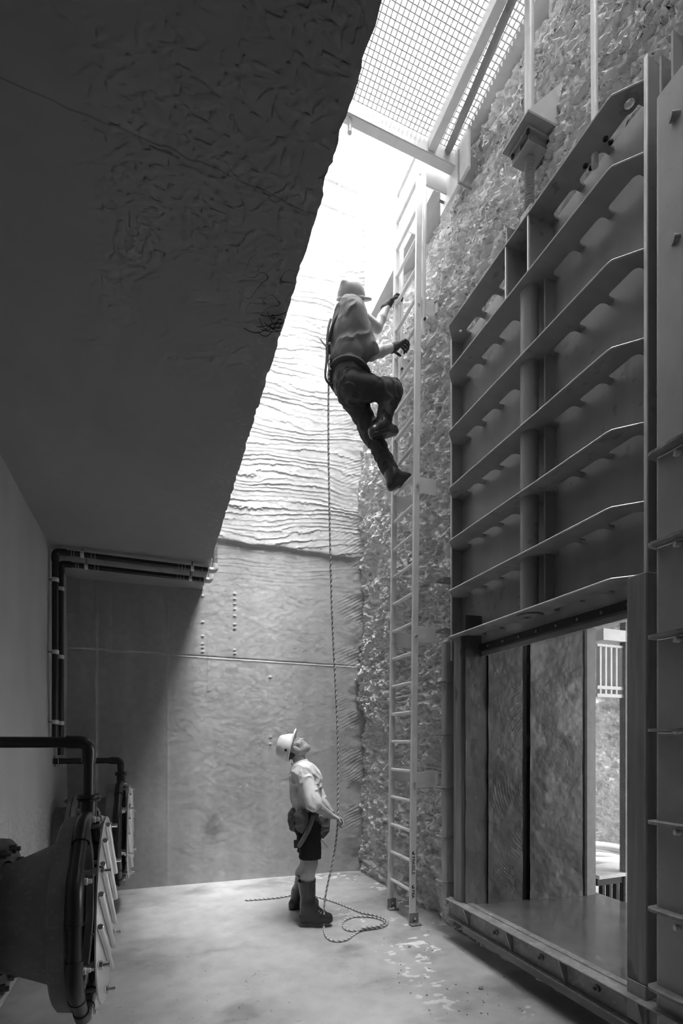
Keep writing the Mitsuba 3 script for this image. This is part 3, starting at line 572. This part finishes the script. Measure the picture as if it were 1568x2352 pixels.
# ---------------------------------------------------------------- people
class Body:
    """A smooth union of tapered, optionally flattened capsules on a grid, meshed by surface nets."""
    def __init__(self, lo, hi, h):
        self.lo, self.h = np.array(lo, float), h
        self.n = np.ceil((np.array(hi, float) - self.lo) / h).astype(int) + 1
        self.f = np.full(self.n, 9.0, np.float32)
    def block(self, lo, hi):
        a = np.clip(np.floor((np.array(lo) - self.lo) / self.h).astype(int), 0, self.n - 1); b = np.clip(np.ceil((np.array(hi) - self.lo) / self.h).astype(int) + 1, 1, self.n)
        s = tuple(slice(i, j) for i, j in zip(a, b))
        g = np.meshgrid(*[(np.arange(i, j) * self.h + o).astype(np.float32) for i, j, o in zip(a, b, self.lo)], indexing='ij')
        return s, np.stack(g, -1)
    def cap(self, p0, p1, r0, r1=None, k=.03, flat=None, amt=1.0):
        """flat: a direction along which the section is amt times as thick."""
        p0, p1 = np.array(p0, float), np.array(p1, float); r1 = r0 if r1 is None else r1; R = max(r0, r1) * max(1, amt) + k + .01
        s, P = self.block(np.minimum(p0, p1) - R, np.maximum(p0, p1) + R)
        if 0 in P.shape: return self
        P, d = P - p0, p1 - p0
        if flat is not None:
            w = np.array(flat, float); w /= np.linalg.norm(w); c = 1 / amt - 1
            P = P + (P @ w)[..., None] * w * c; d = d + (d @ w) * w * c
        t = np.clip((P @ d) / (d @ d + 1e-9), 0, 1) if d @ d > 1e-10 else np.zeros(P.shape[:-1])
        g = np.linalg.norm(P - t[..., None] * d, axis=-1) - (r0 + (r1 - r0) * t)
        if flat is not None and amt < 1: g = g * (.5 + .5 * amt)
        f = self.f[s]; hh = np.clip((k - np.abs(f - g)) / k, 0, 1)
        self.f[s] = np.minimum(f, g) - hh * hh * k / 4
        return self
    def ell(self, c, r, axes, k=.02, sub=False):
        c = np.array(c, float); R = max(r) + k + .01; s, P = self.block(c - R, c + R)
        q = np.stack([(P - c) @ np.array(a) / x for a, x in zip(axes, r)], -1); l = np.linalg.norm(q, axis=-1)
        g = (l - 1) * min(r) if max(r) < 3 * min(r) else l * (l - 1) / (np.linalg.norm(q / np.array(r), axis=-1) + 1e-6)
        f = self.f[s]
        if sub: g = -g; hh = np.clip((k - np.abs(f - g)) / k, 0, 1); self.f[s] = np.maximum(f, g) + hh * hh * k / 4
        else: hh = np.clip((k - np.abs(f - g)) / k, 0, 1); self.f[s] = np.minimum(f, g) - hh * hh * k / 4
        return self
    def chain(self, pts, radii, **kw):
        for a, b, r, q in zip(pts, pts[1:], radii, radii[1:]): self.cap(a, b, r, q, **kw)
        return self
    def cut(self, o, n):
        """Keeps the side that n points away from."""
        _, P = self.block(self.lo, self.lo + self.h * self.n); n = np.array(n, float); n /= np.linalg.norm(n)
        self.f = np.maximum(self.f, ((P - np.array(o)) @ n).astype(np.float32)); return self
    def ripple(self, amp, s, seed=1, stretch=(1, 1, 1)):
        near = np.abs(self.f) < .05; ix = np.argwhere(near); p = ix * self.h + self.lo
        q = p * np.array(stretch); a = np.abs(nfbm(q * s, 2, seed) - .5) * 2
        self.f[near] += (-amp * np.clip(1 - a * 4.5, 0, 1) - amp * 1.6 * (nfbm(q * s * .5, 2, seed + 5) - .5)).astype(np.float32); return self
    def fn(self, fun):
        near = np.abs(self.f) < .06; p = np.argwhere(near) * self.h + self.lo; self.f[near] += fun(p).astype(np.float32); return self
    def mesh(self):
        f = self.f; f = np.pad(f, 1, constant_values=9.0); lo = self.lo - self.h; ins = f < 0
        c = [ins[i:ins.shape[0] - 1 + i, j:ins.shape[1] - 1 + j, k:ins.shape[2] - 1 + k] for i in (0, 1) for j in (0, 1) for k in (0, 1)]
        n = sum(x.astype(np.int8) for x in c); act = np.argwhere((n > 0) & (n < 8)); idx = np.full(n.shape, -1); idx[tuple(act.T)] = np.arange(len(act))
        pos, cnt = np.zeros((len(act), 3)), np.zeros(len(act)); corners = [np.array([i, j, k]) for i in (0, 1) for j in (0, 1) for k in (0, 1)]
        for a in corners:
            for ax in range(3):
                if a[ax] == 0:
                    b = a.copy(); b[ax] = 1; fa, fb = f[tuple((act + a).T)], f[tuple((act + b).T)]; x = (fa < 0) != (fb < 0)
                    t = np.where(x, fa / np.where(x, fa - fb, 1), 0); pos[x] += (a + np.outer(t, b - a))[x]; cnt += x
        V = (act + pos / np.maximum(cnt, 1)[:, None]) * self.h + lo; Q = []
        for ax in range(3):
            u, v = [(1, 2), (2, 0), (0, 1)][ax]; d = np.zeros(3, int); d[ax] = 1
            A = ins[:ins.shape[0] - d[0], :ins.shape[1] - d[1], :ins.shape[2] - d[2]]; B = ins[d[0]:, d[1]:, d[2]:]
            e = np.argwhere(A != B); e = e[(e[:, u] > 0) & (e[:, v] > 0)]
            sgn = A[tuple(e.T)]; eu, ev = np.zeros(3, int), np.zeros(3, int); eu[u] = 1; ev[v] = 1
            q = np.stack([idx[tuple((e - eu - ev).T)], idx[tuple((e - ev).T)], idx[tuple(e.T)], idx[tuple((e - eu).T)]], 1)
            q[~sgn] = q[~sgn][:, ::-1]; Q.append(q)
        Q = np.vstack(Q); Q = Q[(Q >= 0).all(1)]
        E = np.unique(np.sort(np.vstack([Q[:, [0, 1]], Q[:, [1, 2]], Q[:, [2, 3]], Q[:, [3, 0]]]), axis=1), axis=0); deg = np.bincount(E.ravel(), minlength=len(V))[:, None]
        for lam in (.5, -.52) * 4:
            acc = np.zeros_like(V); np.add.at(acc, E[:, 0], V[E[:, 1]]); np.add.at(acc, E[:, 1], V[E[:, 0]]); V = V + lam * (acc / np.maximum(deg, 1) - V) * (deg > 0)
        return trimesh.Trimesh(V, np.vstack([Q[:, [0, 1, 2]], Q[:, [0, 2, 3]]]), process=False)


def span(pts, pad): pts = np.array(pts); return pts.min(0) - pad, pts.max(0) + pad
def unit(v): v = np.array(v, float); return v / np.linalg.norm(v)


def hand(B, wrist, knuck, fold, across, curl, k=.010, s=1.0, spread=1.0, lift=None):
    """A palm from the wrist to the knuckles, four jointed fingers that fold towards 'fold', a thumb on the side opposite to the little finger ('across' points from the little finger to the thumb)."""
    w, kn, fo, ac = np.array(wrist), np.array(knuck), unit(fold), unit(across); d = unit(kn - w)
    fo = unit(fo - d * (fo @ d)); ac = unit(ac - d * (ac @ d) - fo * (ac @ fo))
    L = np.linalg.norm(kn - w)
    for q in (-.030, -.010, .012, .031): B.cap(w + ac * q * .6 * s, kn + ac * q * s, .015 * s, .0125 * s, k=.014)
    for q, le, r in ((.033, .92, .0088), (.011, 1.0, .0092), (-.012, .95, .0088), (-.033, .76, .0078)):
        p = kn + ac * q * s * spread; a = 0.0; dirv = d + ac * q * 2.0 * (spread - .6)
        for seg, bend in zip((.043, .026, .021), curl):
            a += bend; v = unit(unit(dirv) * math.cos(a) + fo * math.sin(a)); e = p + v * seg * le * s
            B.cap(p, e, r * s, r * .92 * s, k=.005); p = e
    p = w + d * L * .35 + ac * .030 * s
    a = p + unit(d * .55 + ac * .75 + fo * .35) * .040 * s; b = a + unit(d * .85 + fo * .75 + ac * .1) * .032 * s; c = b + unit(d * .6 + fo * .95 - ac * .25) * .026 * s
    B.cap(w + d * L * .25 + ac * .015 * s, p, .016 * s, .014 * s, k=.014).cap(p, a, .0125 * s, .0105 * s, k=.008).cap(a, b, .010 * s, .0095 * s, k=.005).cap(b, c, .0095 * s, .008 * s, k=.004)


def head(B, S, hu, hf, s=1.0):
    """Skull centre S, up hu, face direction hf."""
    hu = unit(hu); hf = unit(np.array(hf) - hu * (np.array(hf) @ hu)); hl = np.cross(hu, hf); ax = (hf, hl, hu)
    at = lambda f, l, u: S + (hf * f + hl * l + hu * u) * s
    B.ell(at(-.005, 0, .025), (.098 * s, .076 * s, .095 * s), ax, k=.02)
    B.ell(at(.030, 0, -.040), (.066 * s, .060 * s, .080 * s), ax, k=.03)
    B.cap(at(.062, -.014, -.098), at(.062, .014, -.098), .022 * s, k=.03)                       # chin
    for q in (-1, 1):
        B.cap(at(.058, .018 * q, -.098), at(.000, .058 * q, -.058), .017 * s, .018 * s, k=.03)  # jaw
        B.cap(at(.072, .034 * q, -.022), at(.055, .052 * q, -.018), .016 * s, .015 * s, k=.025)  # cheekbone
        B.cap(at(.088, .014 * q, .026), at(.078, .045 * q, .024), .010 * s, .009 * s, k=.016)    # brow
        B.ell(at(.088, .031 * q, .006), (.012 * s, .017 * s, .012 * s), ax, k=.010, sub=True)    # eye socket
        B.ell(at(.078, .031 * q, .005), (.012 * s, .013 * s, .011 * s), ax, k=.003)              # eyeball
        B.cap(at(.084, .022 * q, .011), at(.080, .044 * q, .008), .0045 * s, k=.004)             # eyelid
        B.ell(at(.004, .080 * q, -.026), (.019 * s, .012 * s, .032 * s), ax, k=.004)            # ear
        B.ell(at(.009, .093 * q, -.026), (.010 * s, .008 * s, .018 * s), ax, k=.003, sub=True)
        B.cap(at(.094, .011 * q, -.040), at(.090, .013 * q, -.040), .008 * s, k=.008)            # nostril wing
    B.cap(at(.088, 0, .018), at(.113, 0, -.030), .0085 * s, .0105 * s, k=.012)                   # nose
    B.cap(at(.094, -.017, -.060), at(.094, .017, -.060), .0085 * s, k=.005); B.cap(at(.090, -.014, -.079), at(.090, .014, -.079), .0090 * s, k=.005)   # lips
    return at, ax


def helmet(S, hu, hf, s=1.0, peak=.062):
    hu = unit(hu); hf = unit(np.array(hf) - hu * (np.array(hf) @ hu)); hl = np.cross(hu, hf); ax = (hf, hl, hu)
    B = Body(S - .24 * s, S + .24 * s, .006)
    B.ell(S, (.132 * s, .112 * s, .134 * s), ax, k=.01)
    B.cap(S + hf * -.08 * s + hu * .098 * s, S + hf * .07 * s + hu * .104 * s, .016 * s, k=.04)
    B.cut(S - hu * .012, -hu)
    R = Body(S - .24 * s, S + .24 * s, .006)
    R.ell(S - hu * .006, (.141 * s, .119 * s, .30), ax, k=.01); R.ell(S - hu * .006 + hf * (.08 + peak * .5) * s, ((.075 + peak * .5) * s, .088 * s, .30), ax, k=.03)
    R.cut(S + hu * .002, hu).cut(S - hu * .014, -hu)
    B.f = np.minimum(B.f, R.f)
    B.ell(S - hu * .012, (.120 * s, .098 * s, .108 * s), ax, k=.004, sub=True)
    return B.mesh()


def boots(heel, toe, ankle, top, up, r_top, tall=True):
    """A boot with a sole from heel to toe; the shaft rises from the ankle to the top."""
    heel, toe, ankle, top = (np.array(p, float) for p in (heel, toe, ankle, top)); d = unit(toe - heel); up = unit(np.array(up) - d * (np.array(up) @ d)); side = np.cross(up, d)
    lo, hi = span([heel, toe, ankle, top], .16); B = Body(lo, hi, .0055)
    L = np.linalg.norm(toe - heel)
    B.cap(heel + up * .045 + d * .03, heel + up * .05 + d * L * .55, .046, .048, k=.03, flat=side, amt=.92)
    B.cap(heel + up * .05 + d * L * .5, toe + up * .042 - d * .045, .046, .043, k=.04, flat=side, amt=1.08)
    B.cap(heel + up * .06 + d * .05, ankle, .050, .060, k=.04, flat=side, amt=.88)
    B.cap(ankle, heel + up * .06 + d * L * .62, .055, .042, k=.05)
    B.cap(ankle, top, .060, r_top, k=.05)
    B.cut(top, unit(top - ankle))
    if tall:
        B.ell(top, (r_top - .006,) * 3, np.eye(3), k=.006, sub=True)
        # ribs over the instep
        mid = ankle + d * .02
        def ribs(p):
            q = p - heel; a, u = q @ d, q @ up; w = np.clip(1 - np.abs(a - L * .52) / .085, 0, 1) * np.clip((u - .05) / .03, 0, 1)
            return -.0028 * np.sin(2 * np.pi * (a * .75 - u * .7) / .022) * w - .004 * np.exp(-((np.linalg.norm(p - top, axis=1) * 0 + (p - top) @ unit(top - ankle) + .012) / .010) ** 2)
        B.fn(ribs)
    def sole(p):
        q = p - heel; u = q @ up; a = q @ d; return -.006 * (u < .024) + .003 * (np.sin(a * 2 * np.pi / .02) > 0) * (u < .020) * (u > 0)
    B.fn(sole); B.cut(heel, -up)
    return B.mesh()


# ---- standing man looking up
Dm = 4.375
M = lambda x, y, d=0.0: ond(550 + x / 3.92, 1650 + y / 3.92, Dm + d)     # a point of the figure: its place in the picture plane of the man, d behind it
f_, l_, u_ = RT, FWD, UP
man = thing('person', 'person in white helmet, shorts and rubber boots standing on the floor looking up', 'person')
S = M(492, 268); hu, hf = -.86 * RT + .50 * UP, .50 * RT + .86 * UP
nsh, fsh = M(572, 500, -.185), M(610, 505, .17)
nel, nwr = M(668, 775, -.275), M(828, 878, -.17)
fel, fwr = M(722, 735, .20), M(795, 790, .10)
nhip, nkn, nan = M(622, 960, -.10), M(640, 1310, -.10), M(618, 1650, -.09)
fhip, fkn, fan = M(622, 960, .10), M(606, 1300, .19), M(534, 1560, .36)
nh_k = M(898, 905, -.15)
lo, hi = span([S, S + .2 * hu, nsh, fsh, nan, fan, nel, fel, nh_k, M(940, 980, -.15), M(440, 540)], .16)
B = Body(lo, hi, .0065)
lat = dict(flat=FWD, amt=1.36)
B.chain([M(590, 560), M(596, 690), M(606, 800), M(618, 930)], [.116, .104, .090, .105], k=.05, **lat)
B.cap(M(575, 470, -.10), M(592, 475, .10), .062, k=.07)
B.cap(M(560, 450), M(528, 350), .062, .056, k=.05)
for sh, el, wr in ((nsh, nel, nwr), (fsh, fel, fwr)):
    B.cap(sh, el, .056, .043, k=.05); B.cap(el, el + (wr - el) * .35, .045, .043, k=.02); B.cap(el + (wr - el) * .35, wr, .043, .029, k=.02)
for hp, kn, an in ((nhip, nkn, nan), (fhip, fkn, fan)):
    B.cap(hp, kn, .092, .058, k=.05); B.cap(kn, kn + (an - kn) * .35 - f_ * .02, .056, .058, k=.03); B.cap(kn + (an - kn) * .35 - f_ * .02, an, .058, .042, k=.03)
at, ax = head(B, S, hu, hf)
hand(B, nwr, nh_k, -UP * .6 - l_ * .1 + RT * .1 - FWD * 0, -FWD * .35 + UP * .35 + RT * .4, (.55, .75, .6))
hand(B, fwr, M(838, 842, .08), -UP * .4 + FWD * .0 - RT * .3, FWD * .2 + RT * .3 + UP * .5, (.7, .9, .7))
part(man, 'body', B.mesh(), 'skin', True)
# hair at the nape and the eyebrows
H = Body(S - .16, S + .16, .006); H.ell(S - hf * .016 + hu * .022, (.100, .079, .095), ax, k=.01); H.cut(at(-.042, 0, 0), hf).cut(at(0, 0, .02), hu); H.ripple(.004, 40)
part(man, 'hair', H.mesh(), 'dark_hair', True)
part(man, 'eyebrows', cat(*[tube([at(.096, .012 * q, .030), at(.094, .028 * q, .034), at(.082, .046 * q, .029)], .0045, 6) for q in (-1, 1)]), 'dark_hair', True, kind='stuff')
hm = part(man, 'helmet', helmet(S + hu * .030 - hf * .012, -.97 * RT + .24 * UP, .24 * RT + .97 * UP, .95, .032), 'white_plastic', True, label='white safety helmet')
hp_ = M(415, 286, -.122)
part(hm, 'sticker', lathe(hp_, -FWD * .98 - RT * .1, [(0, .014), (.006, .013)], 8), 'black_print', False, label='small dark sticker on the side')
# shirt
B = Body(lo, hi, .0065)
B.chain([M(588, 540), M(598, 690), M(604, 790), M(608, 850)], [.128, .122, .106, .098], k=.05, **lat)
B.cap(M(655, 560), M(640, 690), .070, .070, k=.07, flat=FWD, amt=1.6)
B.cap(M(570, 462, -.11), M(592, 468, .11), .068, k=.07)
for sh, el in ((nsh, nel), (fsh, fel)):
    B.cap(sh, sh + (el - sh) * .93, .070, .064, k=.05)
    B.cap(sh + (el - sh) * .80, sh + (el - sh) * .95, .064, .068, k=.012)
B.cap(M(548, 425), M(538, 400), .070, .068, k=.03)
B.ripple(.012, 11, 3, (1, 1, .7))
for sh, el in ((nsh, nel),): pass
B.cut(M(538, 398), M(520, 330) - M(552, 440)); B.cut(M(600, 838), M(604, 900) - M(600, 800))
part(man, 'shirt', B.mesh(), 'light_shirt', True, label='light short-sleeved work shirt')
c = Body(M(540, 400) - .15, M(540, 400) + .15, .006); c.cap(M(548, 415), M(535, 388), .078, .075, k=.02, flat=FWD, amt=1.05); n_ = unit(M(530, 370) - M(552, 440)); c.cut(M(533, 384), n_).cut(M(545, 412), -n_).ell(M(534, 385), (.064, .064, .09), (RT, FWD, UP), k=.004, sub=True)
part(man, 'collar', c.mesh(), 'light_shirt', True)
# shorts, belt, pouches
B = Body(lo, hi, .0065)
B.chain([M(606, 825), M(612, 900), M(618, 960)], [.104, .112, .116], k=.05, flat=FWD, amt=1.36)
for hp, kn in ((nhip, nkn), (fhip, fkn)): B.cap(hp, hp + (kn - hp) * .90, .106, .090, k=.04)
B.ripple(.010, 10, 7, (1, 1, .6)); B.cut(M(604, 818), UP)
n_ = unit(nkn - nhip); B.cut(nhip + (nkn - nhip) * .86, UP * -1)
sh_ = part(man, 'shorts', B.mesh(), 'black_shorts', True, label='dark work shorts')
th = np.linspace(0, 2 * np.pi, 40)[:-1]; bc = M(604, 862)
part(man, 'tool_belt', cat(tube([bc + RT * .120 * math.cos(t) + FWD * .160 * math.sin(t) + UP * (.022 + .012 * math.cos(t)) for t in th], .016, 8, True), tube([bc + RT * .122 * math.cos(t) + FWD * .162 * math.sin(t) - UP * (.012 - .012 * math.cos(t)) for t in th], .016, 8, True)), 'webbing', True)
def pouch(c, w, d, h, rot):
    e1 = math.cos(rot) * RT + math.sin(rot) * FWD; e2 = -math.sin(rot) * RT + math.cos(rot) * FWD
    B = Body(c - .2, c + .2, .007)
    B.cap(c - UP * h * .5, c + UP * h * .5, w * .5, w * .55, k=.02, flat=e2, amt=d / w); B.ripple(.010, 14, 5)
    return B.mesh()
part(man, 'back_pouch', pouch(M(505, 920, -.05), .12, .10, .09, .2), 'leather', True)
part(man, 'front_pouch', pouch(M(742, 960, -.06), .12, .10, .10, .1), 'leather', True, label='bulging leather pouch in front')
part(man, 'side_pouch', pouch(M(560, 930, -.20), .11, .06, .08, 0), 'leather', True)
p0, p1 = M(662, 880, -.20), M(532, 1150, -.19)
st = part(man, 'hanging_strap', tube(spline([p0, M(610, 1020, -.225), p1], .02), .022, 8), 'grey_shirt', True, label='pale strap slung over the shorts')
part(st, 'strap_buckle', bx(-.02, .02, -.012, .012, -.035, .035, .004).apply_translation(M(510, 1130, -.19)), 'black_pipe', False)
part(man, 'screwdriver', cyl(M(735, 1100, -.15), M(795, 1165, -.15), .008, .005, 10), 'stainless')
part(man, 'boot', boots(M(548, 1838, -.09), M(842, 1838, -.09), M(622, 1690, -.09), M(602, 1452, -.09), UP, .080), 'black_rubber', True)
td = unit(RT * .85 + FWD * .35); hf_ = np.array([fan[0], fan[1], 0]) - td * .085
part(man, 'boot', boots(hf_, hf_ + td * .29, fan - UP * .01, fan + (fkn - fan) * ((.385 - fan[2]) / (fkn[2] - fan[2])), UP, .078), 'black_rubber', True)

# ---- climber
climb = thing('person', 'person in grey shirt, dark trousers and helmet climbing the tall ladder high above the floor', 'person')
YC = 4.05
def K(x, y, s=0.0): return ony(700 + x / 4.2, 600 + y / 4.2, YC + s)     # s: towards the back wall; the figure faces the ladder
FX, SY = np.array([1.0, 0, 0]), np.array([0, 1.0, 0])
S = K(452, 356); hu, hf = UP * .93 + FX * .30 - SY * .1, FX * .80 + SY * .5
nsh, fsh = K(505, 500, -.19), K(480, 470, .19)
nel, nwr = K(640, 900, -.20), K(868, 826, -.10); nkk = K(942, 790, -.07)
fel, fwr = K(700, 640, .27), K(800, 420, .25); fkk = K(872, 345, .23)
nhip, nkn, nan = K(450, 1190, -.10), K(835, 1255, -.13), K(745, 1600, -.08)
fhip, fkn, fan = K(420, 1210, .10), K(640, 1650, .10), K(850, 2075, .05)
allp = [S + .2 * UP, nsh, fsh, nel, nwr, nkk, fwr, fkk, nkn, nan, fan, fkn, K(240, 800), K(1000, 800)]
lo, hi = span(allp, .2); B = Body(lo, hi, .0075); lat = dict(flat=SY, amt=1.40)
tor = [K(415, 560), K(400, 760), K(405, 960), K(430, 1180)]
B.chain(tor, [.115, .118, .112, .115], k=.05, **lat)
B.cap(K(470, 490, -.11), K(450, 480, .11), .065, k=.07); B.cap(K(448, 500), K(450, 400), .060, .055, k=.05)
for sh, el, wr in ((nsh, nel, nwr), (fsh, fel, fwr)):
    B.cap(sh, el, .058, .046, k=.05); B.cap(el, el + (wr - el) * .4, .047, .044, k=.02); B.cap(el + (wr - el) * .4, wr, .044, .031, k=.02)
for hp, kn, an in ((nhip, nkn, nan), (fhip, fkn, fan)): B.cap(hp, kn, .092, .060, k=.05); B.cap(kn, an, .058, .042, k=.04)
at, ax = head(B, S, hu, hf)
part(climb, 'body', B.mesh(), 'skin', True)
hm = part(climb, 'helmet', helmet(S - UP * .006 - hf * .008, UP * .80 - SY * .52 - FX * .25, FX * .9 + SY * .35, 1.02, .055), 'grey_plastic', True, label='grey safety helmet')
H = Body(S - .16, S + .16, .006); H.ell(S - hf * .016 + hu * .020, (.100, .079, .095), ax, k=.01); H.cut(at(-.042, 0, 0), hf).cut(at(0, 0, .02), hu); H.ripple(.004, 40)
part(climb, 'hair', H.mesh(), 'dark_hair', True)
B = Body(lo, hi, .0075)
B.chain([K(420, 545), K(402, 760), K(415, 960), K(440, 1170)], [.128, .140, .142, .140], k=.05, **lat)
B.cap(K(470, 485, -.12), K(450, 475, .12), .074, k=.07)
B.cap(nsh, nsh + (nel - nsh) * .92, .074, .068, k=.05); B.cap(fsh, fsh + (fel - fsh) * .95, .074, .064, k=.05); B.cap(fel, fel + (fwr - fel) * .25, .060, .060, k=.04)
B.cap(K(448, 490), K(450, 462), .074, .068, k=.03)
B.ripple(.010, 9, 11, (1, 1, .6)); B.cut(K(450, 462), K(470, 380) - K(448, 480)); B.cut(K(440, 1215), -UP + FX * .25)
part(climb, 'shirt', B.mesh(), 'grey_shirt', True, label='loose grey work shirt')
B = Body(lo, hi, .0075)
B.cap(K(428, 1150), K(440, 1230), .128, .124, k=.05, flat=SY, amt=1.3)
for hp, kn, an in ((nhip, nkn, nan), (fhip, fkn, fan)): B.cap(hp, kn, .108, .080, k=.06); B.cap(kn, an, .078, .066, k=.05)
B.ripple(.014, 11, 17, (1, 1, .8)); B.cut(K(430, 1130), UP); B.cut(K(850, 2090), fan - fkn)
part(climb, 'trousers', B.mesh(), 'dark_trousers', True)
for nm, heel, toe, an, kn in (('boot', K(655, 1705, -.08), K(905, 1672, -.04), nan, nkn), ('boot', K(832, 2215, .05), K(1045, 2115, .04), fan, fkn)):
    d = unit(toe - heel); up = unit(np.cross(d, SY)); up = up if up @ UP > 0 else -up
    part(climb, nm, boots(heel, toe, an + (an - kn) * .01, an + (kn - an) * .28, up, .062, False), 'black_rubber', True)
for (w, kk, fo, ac) in ((nwr, nkk, FX * .3 - UP * 1.0, FX * .2 - SY * .1 + SY * .9), (fwr, fkk, FX * .8 - UP * .2, -SY)):
    G = Body(*span([w, kk, kk + unit(kk - w) * .10, kk - UP * .1, kk + FX * .1], .07), .0045)
    fwd_ = unit(kk - w); G.cap(w - fwd_ * .05, w + fwd_ * .02, .039, .036, k=.02)
    hand(G, w, kk, fo, ac, (.75, 1.05, .8), s=1.12)
    part(climb, 'glove', G.mesh(), 'webbing', True, label='dark work glove')
hc = K(425, 1010)
th = np.linspace(0, 2 * np.pi, 40)[:-1]
hb = part(climb, 'harness_belt', tube([K(430, 1130) + FX * .172 * math.cos(t) + SY * .218 * math.sin(t) - UP * .05 * math.cos(t) for t in th], .022, 8, True), 'webbing', True)
part(hb, 'buckle', bx(-.014, .014, -.03, .03, -.03, .03, .004).apply_translation(K(580, 1280, -.10)), 'stainless', False)
for sgn in (-1, 1):
    part(climb, 'harness_strap', tube(spline([K(590, 940, sgn * .13), K(560, 700, sgn * .17), K(500, 440, sgn * .13), K(380, 470, sgn * .09), K(262, 640, sgn * .05), K(232, 830, 0), K(250, 1060, sgn * .08)], .02), .013, 8), 'webbing', True)
ln = part(climb, 'lanyard', tube(spline([K(250, 560, -.02), K(222, 680, -.03), K(212, 820, -.03), K(205, 1000, -.03), K(215, 1160, -.03), K(262, 1190, -.04)], .02), .010, 8), 'webbing', True)
part(ln, 'clip', tube(spline([K(212, 830, -.03), K(160, 770, -.05), K(140, 738, -.05)], .01), .008, 8), 'stainless', True)

# ---------------------------------------------------------------- rope: from the climber through the man's hand to the coil on the floor
def strands(P, r, name, parent, pitch=.045):
    P = spline(P, .006); s = np.r_[0, np.cumsum(np.linalg.norm(np.diff(P, axis=0), axis=1))]; t = np.gradient(P, axis=0); t /= np.linalg.norm(t, axis=1, keepdims=True)
    _, a, _ = frame(t[0]); A = []
    for q in t: a = a - q * (a @ q); a /= np.linalg.norm(a); A.append(a)
    A = np.array(A); Bn = np.cross(t, A)
    for k in range(3):
        ph = s / pitch * 2 * np.pi + k * 2.0944
        part(parent, name, tube(P + (r * .52) * (np.cos(ph)[:, None] * A + np.sin(ph)[:, None] * Bn), r * .56, 6), ('pale_rope', 'pale_rope', 'grey_shirt')[k], True)
rope = thing('safety_rope', 'pale twisted rope from the climber through the standing hand to a coil on the floor', 'rope')
fl = [(52, 1640), (150, 1632), (240, 1626), (330, 1616), (400, 1606), (455, 1592), (490, 1568), (530, 1566), (560, 1590), (620, 1596), (690, 1606), (770, 1628), (860, 1655), (930, 1682), (1000, 1710), (1060, 1735), (1130, 1756), (1210, 1772), (1280, 1792), (1330, 1826),
      (1325, 1855), (1270, 1880), (1180, 1895), (1080, 1908), (1000, 1912), (950, 1896), (928, 1865), (945, 1824), (1000, 1796), (1070, 1784), (1150, 1784), (1230, 1796), (1290, 1818), (1300, 1842), (1250, 1868), (1180, 1880), (1110, 1890), (1060, 1925), (1000, 1970), (930, 2002), (870, 2006), (810, 1990), (775, 1950), (760, 1900), (758, 1872)]
P = [onz(550 + x / 3.92, 1650 + y / 3.92, .010 + (.018 if i in (33, 34, 35, 36) else 0)) for i, (x, y) in enumerate(fl)]
g = P[-1]; hd = M(884, 912, -.13)
air = [g + UP * .03, g * .8 + hd * .2 + UP * .0 - RT * .02, g * .5 + hd * .5 - RT * .005, hd - UP * .12 - RT * .008, hd, hd + UP * .15, ond(776, 1765, 4.25), ond(764, 1450, 4.2), ond(757, 1200, 4.2), ond(754, 1000, 4.25), K(230, 1130, -.02), K(236, 900, -.02)]
strands(P[:-1] + [P[-1] + UP * .004], .0085, 'strand', rope)
strands([P[-1] + UP * .006] + air, .0085, 'strand', rope)
top = thing('hanging_line', 'thin line hanging from the bright shaft rim to the back of the climber', 'rope')
put(numbered(top + '__line'), tube(spline([K(236, 800, -.02), K(262, 620, .1), K(300, 380, .3), ond(780, 560, 5.0), ond(795, 465, 6.2)], .03), .010, 8), 'pale_rope', True)

# ---------------------------------------------------------------- wire ends at the broken edge of the ceiling
wires = []; rng = np.random.default_rng(9); c0 = onz(640, 738, ZC - .01)
for k in range(9):
    a = c0 + np.array([rng.uniform(-.03, .03), rng.uniform(-.06, .05), 0]); d = np.array([-.05 - .05 * rng.random(), rng.uniform(-.07, .08), -.012 * rng.random()])
    wires.append(tube(spline([a, a + d * .45 + np.array([0, .02 * rng.uniform(-1, 1), -.02]), a + d], .01), .0014, 5))
for k in range(4):
    r = rng.uniform(.007, .013); b = c0 + np.array([rng.uniform(-.03, .02), rng.uniform(-.04, .04), -.012]); wires.append(tube([b + [r * math.cos(t), r * math.sin(t), 0] for t in np.linspace(0, 5.2, 20)], .0025, 6))
labels[put('tie_wire', cat(wires), 'black_pipe', True)] = {'label': 'tangle of black tie wire ends at the broken edge of the ceiling slab', 'category': 'wire', 'kind': 'stuff'}
